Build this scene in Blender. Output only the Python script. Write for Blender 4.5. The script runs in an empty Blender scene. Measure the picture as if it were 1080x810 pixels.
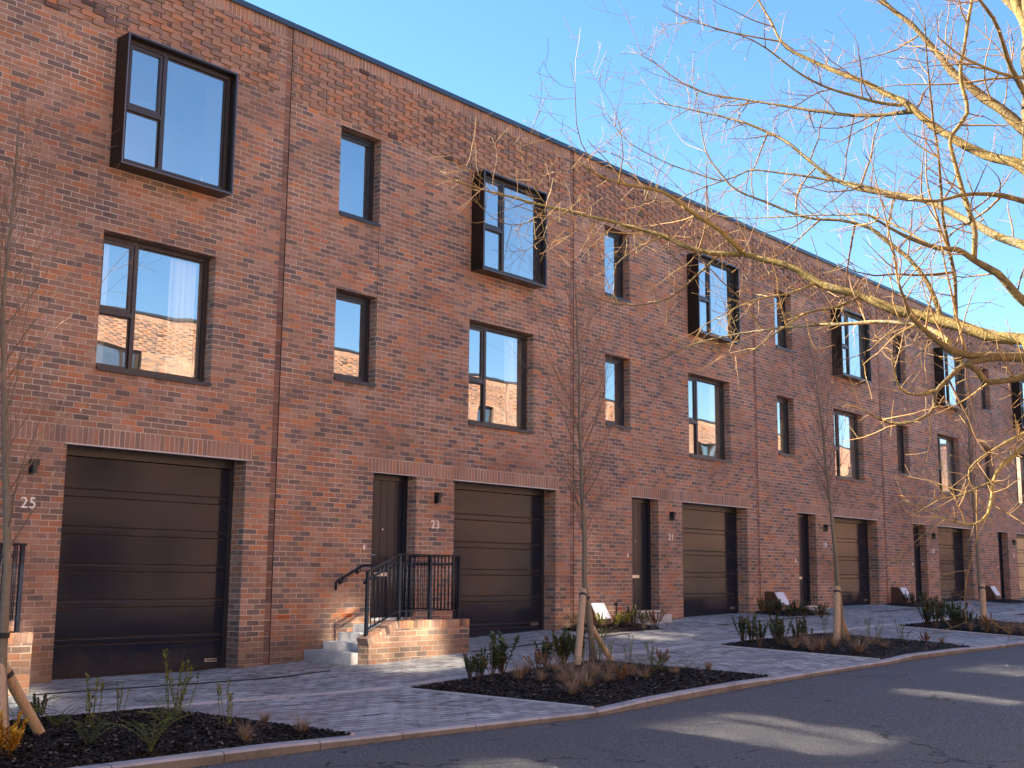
import bpy, bmesh, math, random
from mathutils import Vector, Matrix, noise
random.seed(11)
C = bpy.context.scene.collection
W = 7.0672
PI = math.pi

# ------------------------------------------------------------------ helpers
def clamp(v, a, b): return max(a, min(b, v))
def lerp_tab(x, tab):
    if x <= tab[0][0]: return tab[0][1]
    for (a, b), (c, d) in zip(tab, tab[1:]):
        if x <= c: return b + (d - b) * (x - a) / (c - a)
    return tab[-1][1]
WALLZ = [(-3, 0), (-1, 0.0), (0, .045), (1, .10), (3, .20), (5, .285), (6.5, .34), (7.1, .37), (13.6, .53), (20, .63), (27, .66), (40, .70)]
FALL = [(-4, 0), (0, .008), (6, .03), (12.5, .048), (30, .05)]
def base(x, y):
    return lerp_tab(x, WALLZ) + lerp_tab(x, FALL) * min(0, max(y, -6.4))

class MB:
    """collects faces with metric uvs and a tint value"""
    def __init__(s): s.v = []; s.f = []; s.uv = []; s.m = []; s.t = []
    def face(s, pts, uv=None, m=0, t=0.5):
        i = len(s.v); s.v += [tuple(p) for p in pts]
        s.f.append(list(range(i, i + len(pts))))
        s.uv += list(uv) if uv else [(0, 0)] * len(pts)
        s.m.append(m); s.t.append(t)
    def box(s, x0, x1, y0, y1, z0, z1, m=0, t=0.5, uvc=None, skip=''):
        P = lambda x, y, z: (x, y, z)
        def uvf(kind, pts):
            if uvc: return [uvc] * 4
            if kind == 'y': return [(p[0], p[2]) for p in pts]
            if kind == 'x': return [(p[1] + x0, p[2]) for p in pts]
            return [(p[0], p[1]) for p in pts]
        F = {'f': ('y', [P(x0, y0, z0), P(x1, y0, z0), P(x1, y0, z1), P(x0, y0, z1)]),
             'b': ('y', [P(x1, y1, z0), P(x0, y1, z0), P(x0, y1, z1), P(x1, y1, z1)]),
             'l': ('x', [P(x0, y1, z0), P(x0, y0, z0), P(x0, y0, z1), P(x0, y1, z1)]),
             'r': ('x', [P(x1, y0, z0), P(x1, y1, z0), P(x1, y1, z1), P(x1, y0, z1)]),
             't': ('z', [P(x0, y0, z1), P(x1, y0, z1), P(x1, y1, z1), P(x0, y1, z1)]),
             'd': ('z', [P(x0, y1, z0), P(x1, y1, z0), P(x1, y0, z0), P(x0, y0, z0)])}
        for k, (kind, pts) in F.items():
            if k not in skip: s.face(pts, uvf(kind, pts), m, t)
    def tube(s, pts, rad, n=5, m=0, t=0.5, cap=True):
        pts = [Vector(p) for p in pts]
        rings = []; prev = None
        for i, p in enumerate(pts):
            d = (pts[min(i + 1, len(pts) - 1)] - pts[max(i - 1, 0)])
            if d.length < 1e-9: d = Vector((0, 0, 1))
            d.normalize()
            a = prev if prev is not None else (Vector((0, 0, 1)) if abs(d.z) < .9 else Vector((1, 0, 0)))
            a = (a - d * a.dot(d))
            if a.length < 1e-4: a = d.orthogonal()
            a.normalize(); prev = a; b = d.cross(a)
            r = rad[i] if isinstance(rad, (list, tuple)) else rad
            base_i = len(s.v)
            for k in range(n):
                q = 2 * PI * k / n
                s.v.append(tuple(p + a * (r * math.cos(q)) + b * (r * math.sin(q))))
            rings.append(base_i)
        for A, B in zip(rings, rings[1:]):
            for k in range(n):
                k2 = (k + 1) % n
                s.f.append([A + k, A + k2, B + k2, B + k]); s.uv += [(0, 0)] * 4; s.m.append(m); s.t.append(t)
        if cap:
            s.f.append([rings[0] + k for k in reversed(range(n))]); s.uv += [(0, 0)] * n; s.m.append(m); s.t.append(t)
            s.f.append([rings[-1] + k for k in range(n)]); s.uv += [(0, 0)] * n; s.m.append(m); s.t.append(t)
    def build(s, name, mats, parent=None, smooth=False, loc=None, bevel=0):
        me = bpy.data.meshes.new(name)
        me.from_pydata(s.v, [], s.f)
        uvl = me.uv_layers.new(name='UVMap')
        flat = [c for uv in s.uv for c in uv]
        uvl.data.foreach_set('uv', flat)
        at = me.attributes.new('tint', 'FLOAT', 'FACE')
        at.data.foreach_set('value', s.t)
        if not isinstance(mats, (list, tuple)): mats = [mats]
        for m in mats: me.materials.append(m)
        me.polygons.foreach_set('material_index', s.m)
        if smooth: me.polygons.foreach_set('use_smooth', [True] * len(s.f))
        me.update()
        o = bpy.data.objects.new(name, me); C.objects.link(o)
        if loc: o.location = loc
        if parent: o.parent = parent
        if bevel:
            bm = bmesh.new(); bm.from_mesh(me)
            bmesh.ops.remove_doubles(bm, verts=bm.verts, dist=1e-5)
            es = [e for e in bm.edges if len(e.link_faces) == 2 and e.calc_face_angle() > .5]
            bmesh.ops.bevel(bm, geom=es, offset=bevel, segments=2, affect='EDGES', profile=.6)
            bm.to_mesh(me); bm.free()
        return o

def tag(o, label=None, cat=None, group=None, kind=None):
    if label: o['label'] = label
    if cat: o['category'] = cat
    if group: o['group'] = group
    if kind: o['kind'] = kind
    return o
def empty(name, loc=(0, 0, 0), rz=0):
    o = bpy.data.objects.new(name, None); C.objects.link(o); o.location = loc; o.rotation_euler = (0, 0, rz)
    o.empty_display_size = .2
    return o
def children(o): return [c for c in bpy.data.objects if c.parent == o]
def copy_tree(o, parent=None, kids=None):
    if kids is None:
        kids = {}
        for c in bpy.data.objects:
            if c.parent: kids.setdefault(c.parent.name, []).append(c)
    c = o.copy(); C.objects.link(c); c.parent = parent
    for ch in kids.get(o.name, []): copy_tree(ch, c, kids)
    return c

# ------------------------------------------------------------------ materials
class NT:
    def __init__(s, name):
        s.mat = bpy.data.materials.new(name); s.mat.use_nodes = True
        s.n = s.mat.node_tree.nodes; s.l = s.mat.node_tree.links; s.n.clear()
        s.out = s.n.new('ShaderNodeOutputMaterial')
    def add(s, typ, **kw):
        nd = s.n.new('ShaderNode' + typ)
        for k, v in kw.items():
            if k in nd.inputs.keys() if isinstance(k, str) else False: nd.inputs[k].default_value = v
            else: setattr(nd, k, v)
        return nd
    def set(s, nd, sock, v):
        if hasattr(v, 'links') or isinstance(v, bpy.types.NodeSocket): s.l.new(v, nd.inputs[sock])
        else: nd.inputs[sock].default_value = v
    def math(s, op, a, b=0.0, c=0.0, cl=False):
        nd = s.n.new('ShaderNodeMath'); nd.operation = op; nd.use_clamp = cl
        s.set(nd, 0, a); s.set(nd, 1, b)
        if op in ('MULTIPLY_ADD',): s.set(nd, 2, c)
        return nd.outputs[0]
    def mix(s, fac, a, b, blend='MIX'):
        nd = s.n.new('ShaderNodeMix'); nd.data_type = 'RGBA'; nd.blend_type = blend
        s.set(nd, 0, fac); s.set(nd, 6, a); s.set(nd, 7, b)
        return nd.outputs[2]
    def noise(s, vec, scale, detail=3, rough=.55, dist=0):
        nd = s.n.new('ShaderNodeTexNoise'); nd.inputs['Scale'].default_value = scale
        nd.inputs['Detail'].default_value = detail; nd.inputs['Roughness'].default_value = rough
        nd.inputs['Distortion'].default_value = dist
        if vec is not None: s.l.new(vec, nd.inputs['Vector'])
        return nd.outputs[0]
    def ramp(s, fac, stops, interp='LINEAR'):
        nd = s.n.new('ShaderNodeValToRGB'); cr = nd.color_ramp; cr.interpolation = interp
        while len(cr.elements) < len(stops): cr.elements.new(.5)
        for e, (p, c) in zip(cr.elements, stops):
            e.position = p; e.color = (*c, 1) if len(c) == 3 else c
        s.l.new(fac, nd.inputs[0]); return nd.outputs[0]
    def bsdf(s, color, rough=.6, metal=0, bump=None, bd=.005, bs=.5, spec=.5, coat=0):
        p = s.n.new('ShaderNodeBsdfPrincipled')
        s.set(p, 'Base Color', color if not isinstance(color, tuple) else (*color, 1) if len(color) == 3 else color)
        s.set(p, 'Roughness', rough); s.set(p, 'Metallic', metal)
        s.set(p, 'Specular IOR Level', spec); s.set(p, 'Coat Weight', coat); p.inputs['Coat Roughness'].default_value = .15
        if bump is not None:
            b = s.n.new('ShaderNodeBump'); b.inputs['Strength'].default_value = bs; b.inputs['Distance'].default_value = bd
            s.l.new(bump, b.inputs['Height']); s.l.new(b.outputs[0], p.inputs['Normal'])
        s.l.new(p.outputs[0], s.out.inputs[0]); return p

def world_pos(t):
    return t.n.new('ShaderNodeNewGeometry').outputs['Position']

BRICKS = [(0, (0.114, 0.094, 0.088)), (.07, (0.180, 0.127, 0.104)), (.16, (0.279, 0.164, 0.112)), (.28, (0.349, 0.177, 0.105)),
          (.38, (0.389, 0.234, 0.160)), (.47, (0.394, 0.164, 0.082)), (.57, (0.319, 0.198, 0.142)), (.66, (0.234, 0.148, 0.114)),
          (.75, (0.499, 0.203, 0.085)), (.82, (0.419, 0.245, 0.165)), (.90, (0.180, 0.133, 0.114)), (.945, (0.114, 0.102, 0.100))]
def brick_material(name, offset=.5, mortar=True, calm=0.0, dark=0.0):
    t = NT(name)
    uv = t.n.new('ShaderNodeUVMap').outputs[0]
    oi = t.n.new('ShaderNodeObjectInfo')
    sx = t.n.new('ShaderNodeSeparateXYZ'); t.l.new(oi.outputs['Location'], sx.inputs[0])
    cx = t.n.new('ShaderNodeCombineXYZ')
    # an own random run of bricks for every house, without moving the bond
    k = t.math('ROUND', t.math('DIVIDE', sx.outputs[0], W))
    t.l.new(t.math('MULTIPLY', k, .225 * 41), cx.inputs[0])
    t.l.new(t.math('MULTIPLY', k, .075 * 186), cx.inputs[1])
    P = t.n.new('ShaderNodeVectorMath'); P.operation = 'ADD'; t.l.new(uv, P.inputs[0]); t.l.new(cx.outputs[0], P.inputs[1])
    wob = t.n.new('ShaderNodeTexNoise'); wob.inputs['Scale'].default_value = 14; wob.inputs['Detail'].default_value = 2
    t.l.new(P.outputs[0], wob.inputs['Vector'])
    ws = t.n.new('ShaderNodeVectorMath'); ws.operation = 'MULTIPLY_ADD'
    t.l.new(wob.outputs[1], ws.inputs[0]); ws.inputs[1].default_value = (.006, .005, 0); t.l.new(P.outputs[0], ws.inputs[2])
    br = t.n.new('ShaderNodeTexBrick')
    t.l.new(ws.outputs[0], br.inputs['Vector'])
    br.offset = offset; br.offset_frequency = 2; br.squash = 1
    br.inputs['Scale'].default_value = 1; br.inputs['Color1'].default_value = (0, 0, 0, 1); br.inputs['Color2'].default_value = (1, 1, 1, 1)
    br.inputs['Mortar'].default_value = (.5, .5, .5, 1); br.inputs['Mortar Size'].default_value = .0060 if mortar else 0
    br.inputs['Mortar Smooth'].default_value = .25; br.inputs['Brick Width'].default_value = .225; br.inputs['Row Height'].default_value = .075
    pos = world_pos(t)
    mpb = t.n.new('ShaderNodeMapping'); mpb.inputs['Scale'].default_value = (.45, 1.5, 1); t.l.new(P.outputs[0], mpb.inputs[0])
    big = t.noise(mpb.outputs[0], .9, 4, .65)
    tint = t.math('ADD', br.outputs[0], t.math('MULTIPLY', t.math('SUBTRACT', big, .5), .55))
    tint = t.math('PINGPONG', t.math('ABSOLUTE', tint), 1.0)
    col = t.ramp(tint, BRICKS, 'CONSTANT')
    if calm: col = t.mix(calm, col, (.34, .205, .155, 1))
    if dark: col = t.mix(dark, col, (.13, .055, .04, 1))
    mott = t.noise(P.outputs[0], 38, 4, .7)
    col = t.mix(t.math('MULTIPLY', t.math('SUBTRACT', mott, .35, cl=True), 1.1, cl=True), col, (.38, .235, .19, 1))
    pit = t.noise(P.outputs[0], 110, 2, .6)
    col = t.mix(t.ramp(pit, [(.33, (1, 1, 1)), (.40, (0, 0, 0))]), col, (.09, .06, .055, 1))
    mcol = t.ramp(t.noise(P.outputs[0], 3.1, 3), [(.3, (.50, .43, .34)), (.7, (.74, .65, .54))])
    if mortar:
        # smeared lime haze over some bricks
        hz = t.ramp(t.noise(P.outputs[0], 2.3, 5, .7), [(.50, (0, 0, 0)), (.75, (.45, .45, .45))])
        col = t.mix(hz, col, (.44, .29, .24, 1))
        mfac = t.math('MULTIPLY', br.outputs[1], t.ramp(t.noise(P.outputs[0], 1.1, 3), [(.38, (.45, .45, .45)), (.6, (1, 1, 1))]))
        col = t.mix(mfac, col, mcol)
        # lime bloom washed out of the joints, in a few patches
        ef = t.math('MULTIPLY', t.ramp(t.noise(P.outputs[0], .8, 5, .7, .8), [(.60, (0, 0, 0)), (.74, (.5, .5, .5))]), t.noise(P.outputs[0], 22, 3, .7))
        col = t.mix(ef, col, (.66, .60, .55, 1))
        # long batches of darker and lighter brick
        mpc = t.n.new('ShaderNodeMapping'); mpc.inputs['Scale'].default_value = (.22, .55, 1); t.l.new(P.outputs[0], mpc.inputs[0])
        sh = t.ramp(t.noise(mpc.outputs[0], 1.0, 3, .6), [(.32, (.74, .74, .76)), (.5, (1, 1, 1)), (.68, (1.14, 1.10, 1.06))])
        col = t.mix(1.0, col, sh, 'MULTIPLY')
    # damp, dirty foot of the wall
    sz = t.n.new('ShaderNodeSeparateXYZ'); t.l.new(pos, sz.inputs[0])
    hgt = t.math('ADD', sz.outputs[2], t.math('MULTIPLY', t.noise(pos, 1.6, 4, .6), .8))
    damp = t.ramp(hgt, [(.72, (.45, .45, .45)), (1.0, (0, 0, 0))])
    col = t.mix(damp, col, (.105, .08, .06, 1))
    inv = t.math('SUBTRACT', 1.0, br.outputs[1])
    h = t.math('ADD', t.math('MULTIPLY', inv, 1.0) if mortar else .5, t.math('MULTIPLY', mott, .35))
    h = t.math('ADD', h, t.math('MULTIPLY', br.outputs[0], .3))
    t.bsdf(col, .86, bump=h, bd=.012, bs=.9, spec=.25)
    return t.mat

def simple(name, col, rough=.5, metal=0, var=0, scale=30, spec=.5, coat=0, bump=0, bscale=60):
    t = NT(name); pos = t.n.new('ShaderNodeTexCoord').outputs['Object']
    c = (*col, 1)
    if var:
        c = t.mix(t.noise(pos, scale, 4, .6), tuple(v * (1 - var) for v in col) + (1,), tuple(min(1, v * (1 + var)) for v in col) + (1,))
    b = t.noise(pos, bscale, 3) if bump else None
    t.bsdf(c, rough, metal, bump=b, bd=bump, bs=1, spec=spec, coat=coat)
    return t.mat

M = {}
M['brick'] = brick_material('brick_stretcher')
M['soldier'] = brick_material('brick_soldier', 0, True, .5)
M['brick_joint'] = brick_material('brick_stack_joint', 0, True, 0.0, .6)
M['brick_one'] = brick_material('brick_single', 0, False, .35)
M['coping'] = simple('coping_metal', (.055, .075, .10), .38, .6, .15, 4)
M['frame'] = simple('window_frame_dark', (.020, .022, .030), .38, 0, .1, 6)
M['frame_brown'] = simple('window_frame_bronze', (.036, .030, .031), .36, .1, .12, 6)
M['bay_rim'] = simple('bay_rim_highlight', (.13, .14, .17), .35, .5, .1, 6)  # paler than the bay: highlight along the front edges put into the colour
M['bay_metal'] = simple('bay_metal', (.022, .016, .014), .34, .35, .2, 3)
M['garage'] = simple('garage_door_paint', (.012, .015, .024), .22, 0, .08, 2, spec=.30)
def garage_mat():
    t = NT('garage_door_satin'); pos = world_pos(t); oc = t.n.new('ShaderNodeTexCoord').outputs['Object']
    sz = t.n.new('ShaderNodeSeparateXYZ'); t.l.new(oc, sz.inputs[0])
    d = t.math('ADD', t.math('MULTIPLY', sz.outputs[2], 1.3), t.math('MULTIPLY', t.noise(pos, 5, 5, .7), 1.1))
    dust = t.ramp(d, [(.70, (.35, .35, .35)), (1.0, (0, 0, 0))])
    c = t.mix(dust, (.013, .017, .030, 1), (.05, .044, .04, 1))
    mp = t.n.new('ShaderNodeMapping'); mp.inputs['Scale'].default_value = (6, 6, .5); t.l.new(pos, mp.inputs[0])
    st = t.noise(mp.outputs[0], 1.5, 4, .6)
    c = t.mix(t.ramp(st, [(.5, (0, 0, 0)), (.8, (.2, .2, .2))]), c, (.035, .032, .03, 1))
    t.bsdf(c, t.math('ADD', t.math('MULTIPLY', st, .06), t.math('MULTIPLY_ADD', dust, .35, .10)), bump=t.noise(pos, 1.6, 2), bd=.006, bs=.5, spec=.24)
    return t.mat
M['garage'] = garage_mat()
M['garage_lip_lit'] = simple('garage_lip_highlight', (.075, .075, .085), .5, 0, .05, 3)  # paler than the panels: sky highlight on the lip put into its colour
M['door'] = simple('front_door_paint', (.014, .017, .030), .24, 0, .08, 3, spec=.3)
M['black'] = simple('black_metal', (.012, .014, .020), .38, .2, .15, 12)
M['rail'] = simple('railing_paint', (.008, .012, .022), .45, 0, .2, 12, spec=.25)
M['steel'] = simple('steel', (.55, .55, .57), .3, .9)
M['lintel'] = simple('lintel_metal', (.50, .49, .48), .5, .3)
M['white'] = simple('number_metal', (.88, .82, .76), .5, 0)
M['plaster'] = simple('plaster', (.86, .86, .86), .9)
M['ceiling'] = simple('room_floor', (.30, .24, .19), .7)
M['curtain'] = simple('curtain_cloth', (.90, .89, .88), .9, 0, .06, 9)
M['blind'] = simple('blind_cloth', (.62, .64, .40), .9, 0, .1, 5)
M['seal'] = simple('joint_sealant', (.055, .035, .03), .9, 0, .2, 20)
M['terracotta'] = simple('terracotta', (.50, .13, .04), .75, 0, .15, 40)
M['lamp_glass'] = simple('lamp_glass', (.35, .35, .33), .2)
M['roof'] = simple('roof_membrane', (.10, .10, .11), .8, 0, .2, 2)
M['lid'] = simple('meter_lid', (.68, .68, .72), .5, 0, .05, 5)
M['meter'] = simple('meter_box_brown', (.085, .040, .026), .55, 0, .15, 9)
M['rubber'] = simple('rubber_tie', (.012, .012, .014), .6)

def glass_mat(name='window_glass', rough=0.0, base=.26):
    t = NT(name)
    pos = world_pos(t)
    w = t.noise(pos, 1.1, 1, .4)
    b = t.n.new('ShaderNodeBump'); b.inputs['Strength'].default_value = .28; b.inputs['Distance'].default_value = .012
    t.l.new(w, b.inputs['Height'])
    fr = t.n.new('ShaderNodeFresnel'); fr.inputs['IOR'].default_value = 1.55
    g = t.n.new('ShaderNodeBsdfGlossy'); g.inputs['Roughness'].default_value = rough; g.inputs['Color'].default_value = (.93, .97, 1, 1)
    t.l.new(b.outputs[0], g.inputs['Normal'])
    tr = t.n.new('ShaderNodeBsdfTransparent'); tr.inputs['Color'].default_value = (.90, .94, .94, 1)
    fac = t.math('MULTIPLY_ADD', fr.outputs[0], 2.2, base, cl=True)
    m = t.n.new('ShaderNodeMixShader'); t.l.new(fac, m.inputs[0]); t.l.new(tr.outputs[0], m.inputs[1]); t.l.new(g.outputs[0], m.inputs[2])
    t.l.new(m.outputs[0], t.out.inputs[0])
    return t.mat
M['glass'] = glass_mat()
M['glass_far'] = glass_mat('window_glass_uneven', .045, .24)

def paving_mat():
    t = NT('block_paving')
    uv = t.n.new('ShaderNodeUVMap').outputs[0]; pos = world_pos(t)
    wob = t.n.new('ShaderNodeTexNoise'); wob.inputs['Scale'].default_value = 9; t.l.new(uv, wob.inputs['Vector'])
    ws = t.n.new('ShaderNodeVectorMath'); ws.operation = 'MULTIPLY_ADD'
    t.l.new(wob.outputs[1], ws.inputs[0]); ws.inputs[1].default_value = (.012, .012, 0); t.l.new(uv, ws.inputs[2])
    br = t.n.new('ShaderNodeTexBrick'); t.l.new(ws.outputs[0], br.inputs['Vector'])
    br.inputs['Scale'].default_value = 1; br.inputs['Color1'].default_value = (0, 0, 0, 1); br.inputs['Color2'].default_value = (1, 1, 1, 1)
    br.inputs['Mortar Size'].default_value = .008; br.inputs['Mortar Smooth'].default_value = .3
    br.inputs['Brick Width'].default_value = .24; br.inputs['Row Height'].default_value = .12
    base_c = t.ramp(br.outputs[0], [(0, (.15, .155, .155)), (.35, (.42, .425, .415)), (.65, (.58, .58, .56)), (1, (.28, .285, .28))])
    n1 = t.noise(pos, .7, 4, .6)
    col = t.mix(t.ramp(n1, [(.42, (0, 0, 0)), (.62, (.5, .5, .5))]), base_c, (.21, .21, .22, 1))
    n2 = t.noise(pos, 55, 4, .7)
    col = t.mix(t.math('MULTIPLY', n2, .5), col, (.46, .455, .45, 1))
    st = t.noise(pos, 3.3, 5, .7, 1.5)
    col = t.mix(t.ramp(st, [(.54, (0, 0, 0)), (.62, (.75, .75, .75))]), col, (.085, .075, .065, 1))
    col = t.mix(br.outputs[1], col, (.05, .045, .04, 1))
    h = t.math('ADD', t.math('MULTIPLY', t.math('SUBTRACT', 1.0, br.outputs[1]), 1.0), t.math('MULTIPLY', n2, .5))
    h = t.math('ADD', h, t.math('MULTIPLY', br.outputs[0], .6))
    rough = t.ramp(n1, [(.4, (.8, .8, .8)), (.65, (.5, .5, .5))])
    t.bsdf(col, rough, bump=h, bd=.008, bs=.8, spec=.4)
    return t.mat
M['paving'] = paving_mat()

def asphalt_mat():
    t = NT('asphalt'); pos = world_pos(t)
    n = t.noise(pos, 48, 3, .9); n2 = t.noise(pos, .55, 4, .6); n3 = t.noise(pos, 420, 1, .5)
    col = t.ramp(n, [(.36, (.032, .033, .036)), (.5, (.096, .098, .102)), (.60, (.18, .18, .18)), (.66, (.36, .355, .35))])
    col = t.mix(t.ramp(n2, [(.35, (0, 0, 0)), (.7, (.45, .45, .45))]), col, (.13, .122, .115, 1))
    st = t.noise(pos, 1.7, 5, .75, 2)
    col = t.mix(t.ramp(st, [(.6, (0, 0, 0)), (.72, (.5, .5, .5))]), col, (.04, .037, .035, 1))
    # a few hairline cracks
    vo = t.n.new('ShaderNodeTexVoronoi'); vo.feature = 'DISTANCE_TO_EDGE'; vo.inputs['Scale'].default_value = .45
    dv = t.n.new('ShaderNodeVectorMath'); dv.operation = 'MULTIPLY_ADD'
    nn = t.n.new('ShaderNodeTexNoise'); nn.inputs['Scale'].default_value = 2.5; nn.inputs['Detail'].default_value = 5; t.l.new(pos, nn.inputs['Vector'])
    t.l.new(nn.outputs[1], dv.inputs[0]); dv.inputs[1].default_value = (.7, .7, .7); t.l.new(pos, dv.inputs[2]); t.l.new(dv.outputs[0], vo.inputs['Vector'])
    ck = t.math('MULTIPLY', t.math('LESS_THAN', vo.outputs[0], .006), t.math('GREATER_THAN', n2, .52))
    col = t.mix(ck, col, (.02, .02, .02, 1))
    t.bsdf(col, t.ramp(n, [(.3, (.9, .9, .9)), (.7, (.65, .65, .65))]), bump=t.math('ADD', n, n3), bd=.004, bs=.9, spec=.4)
    return t.mat
M['asphalt'] = asphalt_mat()

def stone_mat(name, a, b, joint=0.0):
    t = NT(name); pos = world_pos(t)
    n = t.noise(pos, 90, 4, .75); n2 = t.noise(pos, 2.6, 4, .6)
    col = t.mix(n, (*a, 1), (*b, 1))
    col = t.mix(t.ramp(n2, [(.45, (0, 0, 0)), (.7, (.7, .7, .7))]), col, tuple(v * .55 for v in a) + (1,))
    h = n
    if joint:
        sp = t.n.new('ShaderNodeSeparateXYZ'); t.l.new(pos, sp.inputs[0])
        fr = t.math('FRACT', t.math('DIVIDE', sp.outputs[0], joint))
        j = t.math('LESS_THAN', fr, .011)
        col = t.mix(j, col, (.05, .045, .04, 1)); h = t.math('SUBTRACT', n, t.math('MULTIPLY', j, 1.5))
    t.bsdf(col, .8, bump=h, bd=.003, bs=.8, spec=.35)
    return t.mat
M['kerb'] = stone_mat('kerb_granite', (.29, .29, .30), (.46, .45, .45), .915)
M['kerb_side'] = stone_mat('kerb_face_dark', (.12, .112, .10), (.24, .225, .205), .915)  # road side of the kerb, darker and browner than its top
M['edging'] = stone_mat('pale_edging', (.42, .41, .41), (.60, .58, .57), .6)
M['step'] = stone_mat('step_stone', (.36, .37, .39), (.60, .60, .61))
M['concrete'] = stone_mat('opposite_paving', (.22, .20, .19), (.33, .30, .28), .6)

def tinted(name, stops, rough=.7, trans=0, spec=.3, interp='LINEAR', nscale=0, bd=0):
    t = NT(name)
    a = t.n.new('ShaderNodeAttribute'); a.attribute_name = 'tint'
    fac = a.outputs['Fac']
    if nscale:
        oc = t.n.new('ShaderNodeTexCoord').outputs['Object']
        fac = t.math('ADD', fac, t.math('MULTIPLY', t.math('SUBTRACT', t.noise(oc, nscale, 3), .5), .8), cl=True)
    c = t.ramp(fac, stops, interp)
    bn = t.noise(t.n.new('ShaderNodeTexCoord').outputs['Object'], 55, 4, .7) if bd else None
    p = t.bsdf(c, rough, spec=spec, bump=bn, bd=bd, bs=1)
    if trans:
        tl = t.n.new('ShaderNodeBsdfTranslucent'); t.l.new(c, tl.inputs[0])
        m = t.n.new('ShaderNodeMixShader'); m.inputs[0].default_value = trans
        t.l.new(p.outputs[0], m.inputs[1]); t.l.new(tl.outputs[0], m.inputs[2]); t.l.new(m.outputs[0], t.out.inputs[0])
    return t.mat
M['soil'] = simple('bark_soil', (.014, .010, .008), .95, 0, .5, 25, bump=.02, bscale=45)
M['chip'] = tinted('bark_chip', [(0, (.007, .005, .004)), (.55, (.022, .015, .011)), (.86, (.065, .042, .030)), (1, (.24, .18, .14))], .75)
M['leaf_dark'] = tinted('leaf_evergreen', [(0, (.03, .05, .018)), (.55, (.075, .11, .032)), (.8, (.13, .12, .04)), (1, (.17, .06, .035))], .38, .15, .5)
M['leaf_lime'] = tinted('leaf_lime', [(0, (.08, .12, .02)), (.6, (.22, .24, .03)), (1, (.42, .38, .05))], .5, .25)
M['leaf_fern'] = tinted('leaf_fern', [(0, (.04, .08, .015)), (.6, (.11, .16, .025)), (1, (.26, .24, .04))], .55, .3)
M['leaf_bronze'] = tinted('leaf_bronze', [(0, (.12, .06, .03)), (.6, (.28, .13, .05)), (1, (.45, .24, .06))], .6, .25)
M['leaf_flame'] = tinted('leaf_flame', [(0, (.35, .12, .01)), (.6, (.60, .30, .02)), (1, (.62, .42, .04))], .5, .25)
M['straw'] = tinted('straw', [(0, (.18, .115, .065)), (.6, (.34, .23, .14)), (1, (.50, .37, .25))], .8, .2)
M['stem'] = simple('green_stem', (.09, .10, .03), .6)
M['stem_brown'] = simple('brown_stem', (.08, .05, .03), .8)
M['bark_gold'] = tinted('bark_lichen', [(0, (.07, .055, .032)), (.38, (.16, .12, .055)), (.62, (.31, .235, .075)), (.8, (.24, .21, .15)), (1, (.40, .35, .25))], .8, nscale=26, bd=.012)
M['twig_gold'] = tinted('twig_bark', [(0, (.11, .06, .03)), (.5, (.24, .145, .055)), (1, (.36, .24, .09))], .65, nscale=10)
M['bark_young'] = tinted('bark_young', [(0, (.11, .09, .065)), (.5, (.20, .17, .125)), (1, (.30, .26, .20))], .8, nscale=20)
M['twig_young'] = tinted('twig_young', [(0, (.14, .10, .07)), (1, (.26, .19, .14))], .75)
def wood_mat():
    t = NT('stake_wood'); oc = t.n.new('ShaderNodeTexCoord').outputs['Object']
    mp = t.n.new('ShaderNodeMapping'); mp.inputs['Scale'].default_value = (14, 14, 1.2); t.l.new(oc, mp.inputs[0])
    n = t.noise(mp.outputs[0], 3, 4, .6, .6)
    t.bsdf(t.ramp(n, [(.3, (.30, .20, .115)), (.55, (.46, .33, .20)), (.7, (.38, .27, .16))]), .75, bump=n, bd=.002)
    return t.mat
M['wood'] = wood_mat()

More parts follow.
